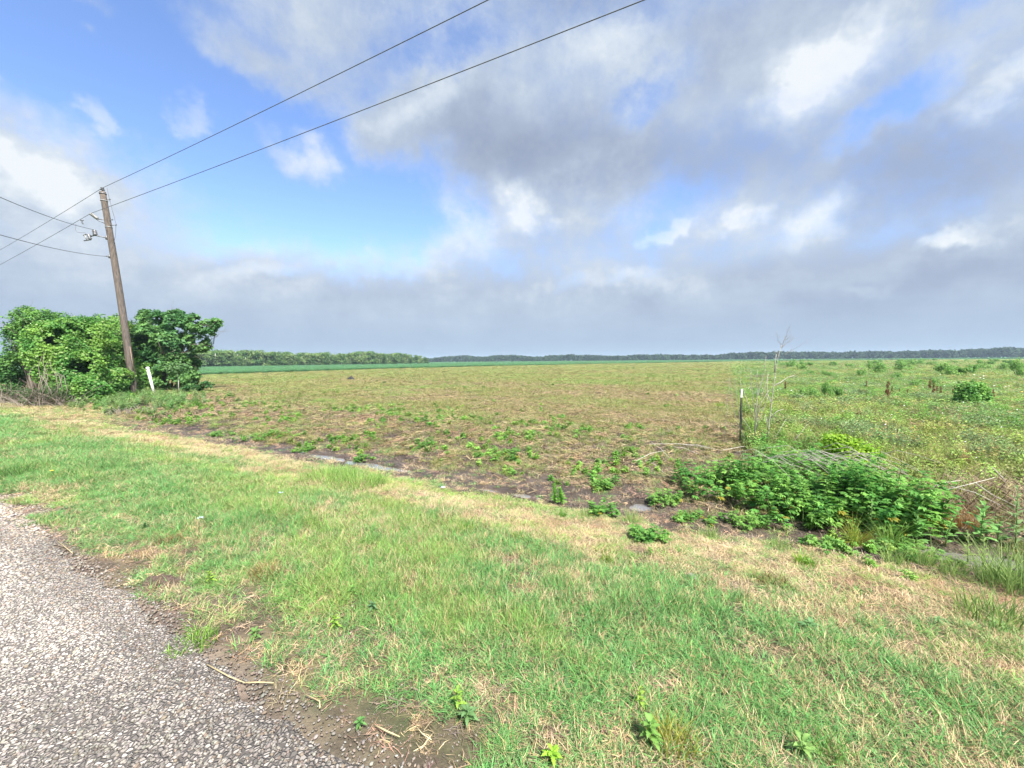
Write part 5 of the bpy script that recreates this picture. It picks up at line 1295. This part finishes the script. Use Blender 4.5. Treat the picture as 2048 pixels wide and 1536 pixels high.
# ------------------------------------------------------------------ shrubs and dock spikes of the wild field
def wild_shrubs():
    g = np.random.default_rng(31)
    def shrub_proto(seed, tall=.7):
        o = empty('field_shrub', (0, 0, 0), 'x', 'shrub', 'small rounded shrubs of the unmown field')
        bl = [(0, 0, .40, .5, .45, .36, 2)] + [(g.uniform(-.6, .6), g.uniform(-.3, .3), g.uniform(.2, .72), g.uniform(.16, .34), g.uniform(.16, .3), g.uniform(.12, .3), .8) for _ in range(7)]
        foliage('foliage', bl, 1900, .085, [C(.15, .32, .08), C(.29, .48, .12)], o, seed, gap=.42, freq=4, shell=.3, up=.8, zmin=.02)
        mb = MB()
        for i in range(16): mb.tube([(g.normal() * .08, g.normal() * .08, 0), (g.normal() * .22, g.normal() * .2, .4), (g.normal() * .35, g.normal() * .3, .75)], [.009, .006, .002], 4, False)
        mb.build('stems', M_greenstem, o, smooth=False)
        return o
    protos = [shrub_proto(40 + i) for i in range(4)]; used = set()
    b = G(1943, 824); k = b[1] / F; o = empty('field_shrub', b, 'round bright shrub standing alone right of the reddish spikes, nearest of the field shrubs', 'shrub')
    foliage('foliage', [(0, 0, 34 * k, 27 * k, .3, 28 * k, 3), (-17 * k, 0, 26 * k, 16 * k, .25, 22 * k, 1), (16 * k, 0, 28 * k, 16 * k, .25, 22 * k, 1)], 6000, .065, [C(.10, .27, .06), C(.25, .46, .10)], o, 77, gap=.33, freq=5, shell=.4, up=.9, zmin=.02)
    mb = MB()
    for i in range(16): mb.tube([(g.normal() * .06, 0, 0), (g.normal() * .14, g.normal() * .1, .2), (g.normal() * .2, g.normal() * .15, .4)], [.007, .005, .002], 4, False)
    mb.build('stems', M_greenstem, o, smooth=False)
    lst = [(1943, 823, 66, 44, 'round bright shrub standing alone right of the reddish spikes, nearest of the field shrubs'), (1664, 812, 34, 34, 'yellow green shrub right of the tall dead weed, in the near part of the field'), (1622, 806, 38, 22, 'low leafy shrub just left of the yellow green near shrub'),
           (1836, 780, 36, 18, 'bright shrub among the reddish dock spikes'), (1870, 778, 22, 16, 'narrow bright shrub just right of the one among the spikes'),
           (1722, 758, 26, 14, 'bluish shrub in the middle distance left of a brighter pair'), (1757, 752, 34, 20, 'light green shrub in the middle distance behind the spikes'), (1793, 763, 28, 17, 'rounded shrub in front of the long low shrub'),
           (1808, 746, 38, 16, 'long low dark shrub in the middle distance'), (1905, 758, 54, 22, 'wide light green shrub left of the yellow patch'), (1945, 753, 22, 18, 'upright light green shrub beside the wide one'),
           (1965, 743, 34, 14, 'dark shrub behind the yellow patch'), (2012, 745, 32, 14, 'green shrub right of the yellow patch'), (2042, 760, 34, 28, 'big dark shrub cut by the right picture edge'),
           (1605, 745, 20, 12, 'small shrub just right of the tall dead weed on the far part'), (1620, 752, 18, 11, 'small dark shrub in front of the one by the dead weed'), (1587, 735, 14, 12, 'small upright shrub nearest the mown boundary'), (1655, 758, 22, 12, 'grey green shrub in the middle distance'), (1700, 738, 20, 8, 'flat shrub in the far middle of the field')]
    far = []
    for i in range(34):
        py = 722.5 + 14 * g.uniform() ** 1.3; px = g.uniform(1520, 2080); far.append((px, py - .0085 * (px - 1800), 6 + (py - 720) * 1.3, 3 + (py - 720) * .45, None))
    for i, (px, py, w, hp, lab) in enumerate(lst[1:] + far):
        b = G(px, py); sx = w / F * b[1] / 1.5; sz = 1.35 * hp / F * b[1] / .85; j = i % 4
        lab2 = lab or 'small green shrub far out in the unmown field near the horizon'
        sc = (sx, sx * .9, sz); rz = g.uniform(0, 6.28) if w < 30 else 0
        if j not in used: o = protos[j]; used.add(j); o.location = tuple(b); o.rotation_euler.z = rz; o.scale = sc; o['label'] = lab2
        else: o = copy_thing(protos[j], b, rz, sc, lab2)
        if lab and 'group' in o: del o['group']
        if not lab: o['group'] = 'small shrubs far out in the unmown field'
    # dock spikes
    first = None
    for i, (px, py, ty) in enumerate([(1774, 812, 772), (1783, 800, 778), (1798, 795, 780), (1732, 785, 766), (1859, 790, 764), (1873, 795, 776), (1880, 800, 778), (1866, 800, 772), (1908, 790, 774), (1918, 795, 776), (1937, 782, 768), (1570, 790, 768), (1814, 800, 782), (1905, 800, 782), (1985, 810, 785), (1600, 800, 785)]):
        b = G(px, py); h = (py - ty) / F * b[1]
        if first is None:
            o = empty('dock_plant', b, 'rust red seed spike standing in the unmown field', 'dock plant', 'rust red dock spikes of the unmown field'); H1 = 1.0
            mb = MB(); mb.tube([(0, 0, 0), (.01, 0, .5), (0, 0, .95)], [.010, .008, .004], 5); mb.build('stem', M_browntwig, o)
            bl = [(0, 0, .45 + .1 * k, .045, .045, .07, 1) for k in range(6)] + [(.05, 0, .5, .03, .03, .09, 1), (-.05, 0, .6, .03, .03, .09, 1)]
            foliage('seed_heads', bl, 500, .03, [C(.15, .055, .03), C(.26, .11, .05)], o, 5, gap=.1, shell=.1)
            first = o; o.scale = (h * 1.5, h * 1.5, h * 1.25)
        else: copy_thing(first, b, g.uniform(0, 6), (h * 1.5, h * 1.5, h * 1.25))
    # grey green wispy clumps
    for (px, py, w, h, lab) in [(1520, 762, 1.6, .55, 'wispy grey green clump along the mown boundary behind the dead stems'), (1740, 835, .8, .32, 'brown grey wispy clump in the middle of the near field'), (1790, 840, .9, .30, 'second brown grey wispy clump to its right'), (1860, 820, .9, .4, 'blue green wispy clump left of the lone round shrub'),
                                (1700, 790, 2.0, .40, 'long wispy blue green bed behind the yellow green near shrub'), (1640, 795, 1.6, .4, 'wispy bed behind the low leafy shrub'), (1900, 860, .8, .3, 'grey wispy clump below the lone round shrub'), (1840, 865, .6, .25, 'dark wispy clump left of the grey one below the lone shrub'), (1960, 785, 2.2, .4, 'pale wispy bed behind the lone round shrub')]:
        b = G(px, py); V = []; 
        brown = 'brown' in lab or 'grey' in lab
        n = int(260 * w); P = np.stack([g.uniform(-w / 2, w / 2, n), g.normal(size=n) * .25 * w ** .5, np.zeros(n)], -1)
        tip = P + np.stack([g.normal(size=n) * .10, g.normal(size=n) * .10, h * g.uniform(.5, 1.1, n) * (1 - .5 * (2 * P[:, 0] / w) ** 2)], -1); sd = np.stack([np.full(n, .004), np.zeros(n), np.zeros(n)], -1) * b[1] / 12
        V = np.stack([P - sd, P + sd, (P + tip) / 2 + sd * .8, tip], 1).reshape(-1, 3); q = np.arange(n)[:, None] * 4
        Fc = np.concatenate([np.concatenate([q, q+1, q+2], 1), np.concatenate([q, q+2, q+3], 1)])
        t = g.uniform(size=(n, 1)); c = (C(.17, .15, .11) * (1 - t) + C(.22, .24, .12) * t) if brown else (C(.12, .20, .11) * (1 - t) + C(.22, .30, .12) * t)
        o = mesh_obj('wispy_weeds', V, Fc, M_leaf, attrs={'tint': ('FLOAT_COLOR', np.repeat(c, 4, 0))}); o.location = tuple(b); tag(o, lab, 'weed clump')
    # two small dark seedlings out in the mown field
    for (px, py, hp, lab) in [(1253, 738, 8, 'small dark seedling in the mown field, left of the pair'), (1267, 739, 8, 'small dark seedling in the mown field, right of the pair'), (768, 768, 5, 'tiny dark plant in the mown field right of the dark lump'), (1397, 745, 7, 'lone small plant in the mown field near the boundary')]:
        b = G(px, py); o = leafy(7, hp / F * b[1], .12, .2, int(px), M_leaf, 4, 1, 'field_seedling'); COL.objects.link(o); nv = len(o.data.vertices)
        a = o.data.attributes.new('tint', 'FLOAT_COLOR', 'POINT'); a.data.foreach_set('color', np.tile(np.array([.05, .12, .04, 1], np.float32), nv)); o.location = tuple(b); tag(o, lab, 'seedling')
wild_shrubs()

# ------------------------------------------------------------------ haze
HAZE = True
if HAZE:
    mb = MB(); mb.box((0, 0, 6.2), (2900, 2900, 16.4))
    m, nt, out = newmat('thin_haze')
    v = N(nt, 'ShaderNodeVolumePrincipled', {'Color': (.62, .80, 1.0, 1), 'Density': .0004, 'Anisotropy': .0})
    nt.links.new(v.outputs[0], out.inputs['Volume'])
    o = mb.build('haze', m, smooth=False); tag(o, 'thin even haze over the whole field', 'haze', kind='stuff')

# ------------------------------------------------------------------ sky
SUN_EL, SUN_AZ = 52.0, 150.0     # azimuth clockwise from +Y (view direction): behind, right
def build_world():
    w = bpy.data.worlds.new('World'); SC.world = w; w.use_nodes = True; nt = w.node_tree
    for n in list(nt.nodes): nt.nodes.remove(n)
    out = N(nt, 'ShaderNodeOutputWorld')
    sky = N(nt, 'ShaderNodeTexSky'); sky.sky_type = 'NISHITA'; sky.sun_disc = False
    sky.sun_elevation = math.radians(SUN_EL); sky.sun_rotation = math.radians(SUN_AZ); sky.air_density = 1.0; sky.dust_density = .6; sky.ozone_density = 2.5
    tc = N(nt, 'ShaderNodeTexCoord'); D = tc.outputs['Generated']
    M = lambda op, a, b=None, c=None: N(nt, 'ShaderNodeMath', {k: v for k, v in ((0, a), (1, b), (2, c)) if v is not None}, operation=op).outputs[0]
    sx = N(nt, 'ShaderNodeSeparateXYZ', {0: D}); X, Yd, Z = sx.outputs
    az = M('ARCTAN2', X, Yd); el = M('ARCSINE', Z)
    # cloud layer coordinates: direction projected onto a slightly curved deck
    den = M('ADD', M('MAXIMUM', Z, 0.0), .16)
    cp = N(nt, 'ShaderNodeCombineXYZ', {0: M('DIVIDE', X, den), 1: M('DIVIDE', Yd, den), 2: 0.0}).outputs[0]
    def noise(vec, scale, detail=6, rough=.55, off=(0, 0, 0), dist=0.0):
        v = N(nt, 'ShaderNodeVectorMath', {0: vec, 1: off}, operation='ADD').outputs[0]
        return N(nt, 'ShaderNodeTexNoise', {'Vector': v, 'Scale': scale, 'Detail': detail, 'Roughness': rough, 'Distortion': dist})
    wa = noise(D, 3.2, 5, .6, (3, 1, 2)); wb = noise(cp, 1.6, 5, .6)
    q0 = N(nt, 'ShaderNodeCombineXYZ', {0: az, 1: el, 2: 0.0}).outputs[0]
    off = N(nt, 'ShaderNodeVectorMath', {0: wa.outputs['Color'], 1: (.5, .5, .5)}, operation='SUBTRACT').outputs[0]
    off = N(nt, 'ShaderNodeVectorMath', {0: off, 1: (.38, .26, 0)}, operation='MULTIPLY').outputs[0]
    wf = noise(D, 13, 6, .6, (7, 1, 4))
    of2 = N(nt, 'ShaderNodeVectorMath', {0: N(nt, 'ShaderNodeVectorMath', {0: wf.outputs['Color'], 1: (.5, .5, .5)}, operation='SUBTRACT').outputs[0], 1: (.10, .07, 0)}, operation='MULTIPLY').outputs[0]
    q = N(nt, 'ShaderNodeVectorMath', {0: N(nt, 'ShaderNodeVectorMath', {0: q0, 1: off}, operation='ADD').outputs[0], 1: of2}, operation='ADD').outputs[0]
    def blob(px, py, rx, ry, rot, amp, acc, soft=1.5):
        r = ray(px, py); r = r / np.linalg.norm(r); a = math.atan2(r[0], r[1]); e = math.asin(r[2])
        t = abs((px - 1024) / F); ax = rx / F / (1 + t * t); ey = ry / F / (1 + abs(768 - py) ** 2 / F ** 2) / math.sqrt(1 + t * t)
        mp = N(nt, 'ShaderNodeMapping', {'Vector': q, 'Location': (a, e, 0), 'Rotation': (0, 0, math.radians(rot)), 'Scale': (ax, ey, 1)}, vector_type='TEXTURE')
        ln = N(nt, 'ShaderNodeVectorMath', {0: mp.outputs[0]}, operation='LENGTH').outputs['Value']
        mr = N(nt, 'ShaderNodeMapRange', {'Value': ln, 'From Min': .1, 'From Max': soft, 'To Min': amp, 'To Max': 0.0}, interpolation_type='SMOOTHSTEP').outputs[0]
        return M('ADD', acc, mr) if acc is not None else mr
    # coverage: 1 = thick cloud, 0 = blue
    acc = None
    for b in SKY_HOLES: acc = blob(*b, acc)
    n1 = noise(D, 5.5, 10, .66, (1, 5, 2), .25); n2 = noise(cp, 1.3, 8, .6, (4, 2, 0), .2); n3 = noise(D, 12, 8, .68, (9, 2, 7))
    cov = M('ADD', acc, .90)
    cov = M('ADD', cov, M('MULTIPLY_ADD', n1.outputs['Fac'], 1.25, -.625)); cov = M('ADD', cov, M('MULTIPLY_ADD', n2.outputs['Fac'], .7, -.35)); cov = M('ADD', cov, M('MULTIPLY_ADD', n3.outputs['Fac'], 1.0, -.5))
    low = N(nt, 'ShaderNodeMapRange', {'Value': Z, 'From Min': .08, 'From Max': .26, 'To Min': .8, 'To Max': 0.0}, interpolation_type='SMOOTHSTEP').outputs[0]
    cov = M('ADD', cov, low)
    C1 = N(nt, 'ShaderNodeMapRange', {'Value': cov, 'From Min': -.15, 'From Max': 1.25}, interpolation_type='SMOOTHSTEP').outputs[0]
    # brightness of the cloud
    acc2 = None
    for b in SKY_LIGHT: acc2 = blob(*b, acc2)
    br = M('ADD', acc2, .60)
    br = M('ADD', br, M('MULTIPLY_ADD', n2.outputs['Fac'], .52, -.26)); br = M('ADD', br, M('MULTIPLY_ADD', n1.outputs['Fac'], .65, -.325)); br = M('ADD', br, M('MULTIPLY_ADD', n3.outputs['Fac'], .52, -.26))
    thin = N(nt, 'ShaderNodeMapRange', {'Value': cov, 'From Min': .3, 'From Max': 1.1, 'To Min': .16, 'To Max': 0.0}).outputs[0]
    br = M('ADD', br, thin)
    flat = N(nt, 'ShaderNodeMapRange', {'Value': Z, 'From Min': .0, 'From Max': .20, 'To Min': .75, 'To Max': 0.0}, interpolation_type='SMOOTHSTEP').outputs[0]
    mx = N(nt, 'ShaderNodeMix', data_type='FLOAT'); nt.links.new(flat, mx.inputs[0]); nt.links.new(br, mx.inputs[2]); mx.inputs[3].default_value = .58; br = mx.outputs[0]
    cr = N(nt, 'ShaderNodeValToRGB', {0: br}); e = cr.color_ramp.elements
    stops = [(0.0, (.27, .325, .46)), (.22, (.345, .41, .55)), (.45, (.425, .505, .655)), (.68, (.55, .645, .78)), (.88, (.74, .82, .91)), (1.0, (.89, .94, .99))]
    e[0].position = 0; e[0].color = stops[0][1] + (1,); e[1].position = 1; e[1].color = stops[-1][1] + (1,)
    for p, c in stops[1:-1]: x = e.new(p); x.color = c + (1,)
    hz = N(nt, 'ShaderNodeMix', data_type='RGBA'); nt.links.new(M('MULTIPLY', flat, .85), hz.inputs[0]); nt.links.new(cr.outputs[0], hz.inputs[6]); hz.inputs[7].default_value = (.43, .575, .75, 1)
    SK = N(nt, 'ShaderNodeHueSaturation', {'Saturation': SKY_SAT, 'Value': SKY_VAL, 'Color': sky.outputs[0]}).outputs[0]
    SK = N(nt, 'ShaderNodeVectorMath', {0: SK, 1: SKY_MUL}, operation='MULTIPLY').outputs[0]
    CC = N(nt, 'ShaderNodeVectorMath', {0: hz.outputs[2], 'Scale': CLOUD_GAIN}, operation='SCALE').outputs[0]
    m2 = N(nt, 'ShaderNodeMix', data_type='RGBA'); nt.links.new(C1, m2.inputs[0]); nt.links.new(SK, m2.inputs[6]); nt.links.new(CC, m2.inputs[7])
    bg = N(nt, 'ShaderNodeBackground', {'Color': m2.outputs[2], 'Strength': .1}); nt.links.new(bg.outputs[0], out.inputs[0])
    w.cycles.sampling_method = 'MANUAL'; w.cycles.sample_map_resolution = 512
EXPO = 1.7
CLOUD_GAIN = 10.0 / 2 ** EXPO * 1.0
SKY_SAT, SKY_VAL, SKY_MUL = 1.0, 1.0, (.74, .785, .92)
SKY_HOLES = [(300, 100, 560, 260, 0, -.86), (600, 350, 370, 180, -12, -.95), (20, 120, 260, 190, 0, -.5), (720, 420, 290, 100, 10, -.85), (60, 150, 200, 160, 0, -.35), (800, 120, 160, 90, 0, -.35), (1270, 215, 120, 45, 20, -.6), (1310, 410, 110, 60, 0, -.55),
             (1740, 235, 160, 45, 12, -.75), (860, 90, 200, 120, 0, -.3), (560, 568, 120, 25, 0, -.12), (1140, 595, 90, 25, 20, -.3), (1980, 20, 120, 90, 0, -.5), (960, 60, 130, 80, 0, -.35), (560, 575, 90, 25, 0, -.1),
             (590, 290, 120, 62, -25, 1.0), (375, 225, 60, 45, -20, .85), (170, 215, 50, 40, -40, .75), (840, 225, 120, 75, 15, 1.15), (480, 95, 130, 60, 0, .75), (640, 150, 120, 60, 0, .4), (100, 10, 130, 40, 0, .8), (40, 340, 190, 70, 0, .9), (660, 60, 120, 70, 0, .35), (1000, 330, 260, 110, 0, .5), (1500, 90, 400, 100, 0, .4)]
SKY_LIGHT = [(840, 215, 80, 50, 25, .25), (610, 280, 100, 50, -25, .25), (370, 225, 50, 40, 0, .3), (165, 215, 60, 40, 0, .3), (1060, 430, 44, 44, 0, .38), (1320, 455, 36, 18, 15, .5), (1420, 460, 40, 28, 0, .3), (1590, 440, 100, 50, 20, .25),
             (1650, 110, 170, 100, 20, .38), (1230, 150, 120, 80, 0, .22), (1940, 482, 90, 22, 0, .38), (40, 320, 140, 50, 0, .35), (1280, 565, 110, 30, 0, .25), (480, 560, 80, 22, 0, .14), (920, 470, 120, 60, 20, .2), (1960, 200, 120, 40, 25, .25), (1740, 575, 60, 16, 0, .25),
             (1330, 330, 330, 80, -5, -.22), (1860, 350, 280, 100, -15, -.36), (1960, 560, 260, 60, 0, -.22), (1180, 640, 200, 30, 0, .08), (1000, 300, 140, 70, 0, -.18), (1250, 520, 220, 60, 5, .10), (900, 610, 260, 40, 8, .12), (620, 520, 260, 60, 0, .14), (1560, 470, 160, 50, 20, .12), (1100, 10, 160, 60, 0, -.15), (1620, 640, 300, 40, 0, -.06), (200, 470, 330, 120, 0, .14), (450, 600, 300, 60, 0, .10), (1640, 100, 120, 70, 20, .2), (1300, 70, 160, 50, 10, .12)]
build_world()

# ------------------------------------------------------------------ sun, camera, render settings
sd = bpy.data.lights.new('sun', 'SUN'); sd.energy = 3.9; sd.angle = math.radians(8); sd.color = (1.0, .955, .88)
so = bpy.data.objects.new('sun', sd); COL.objects.link(so)
el, az = math.radians(SUN_EL), math.radians(SUN_AZ)
dirv = Vector((math.sin(az) * math.cos(el), math.cos(az) * math.cos(el), math.sin(el)))
so.rotation_euler = dirv.to_track_quat('Z', 'Y').to_euler(); so.location = (0, 0, 30)

cd = bpy.data.cameras.new('camera'); cam = bpy.data.objects.new('camera', cd); COL.objects.link(cam)
cd.sensor_width = 36; cd.lens = F / 2048 * 36; cd.clip_start = .05; cd.clip_end = 6000
cam.matrix_world = Matrix(((RI[0], UP[0], -fw[0], 0), (RI[1], UP[1], -fw[1], 0), (RI[2], UP[2], -fw[2], CAMH), (0, 0, 0, 1)))
SC.camera = cam
SC.view_settings.view_transform = 'Standard'; SC.view_settings.look = 'None'; SC.view_settings.exposure = EXPO; SC.view_settings.gamma = 1
SC.render.engine = 'CYCLES'
cy = SC.cycles; cy.max_bounces = 6; cy.diffuse_bounces = 3; cy.glossy_bounces = 2; cy.transmission_bounces = 3; cy.volume_bounces = 0; cy.transparent_max_bounces = 4
cy.use_adaptive_sampling = True; cy.adaptive_threshold = .02; cy.use_denoising = True; cy.sample_clamp_indirect = 4
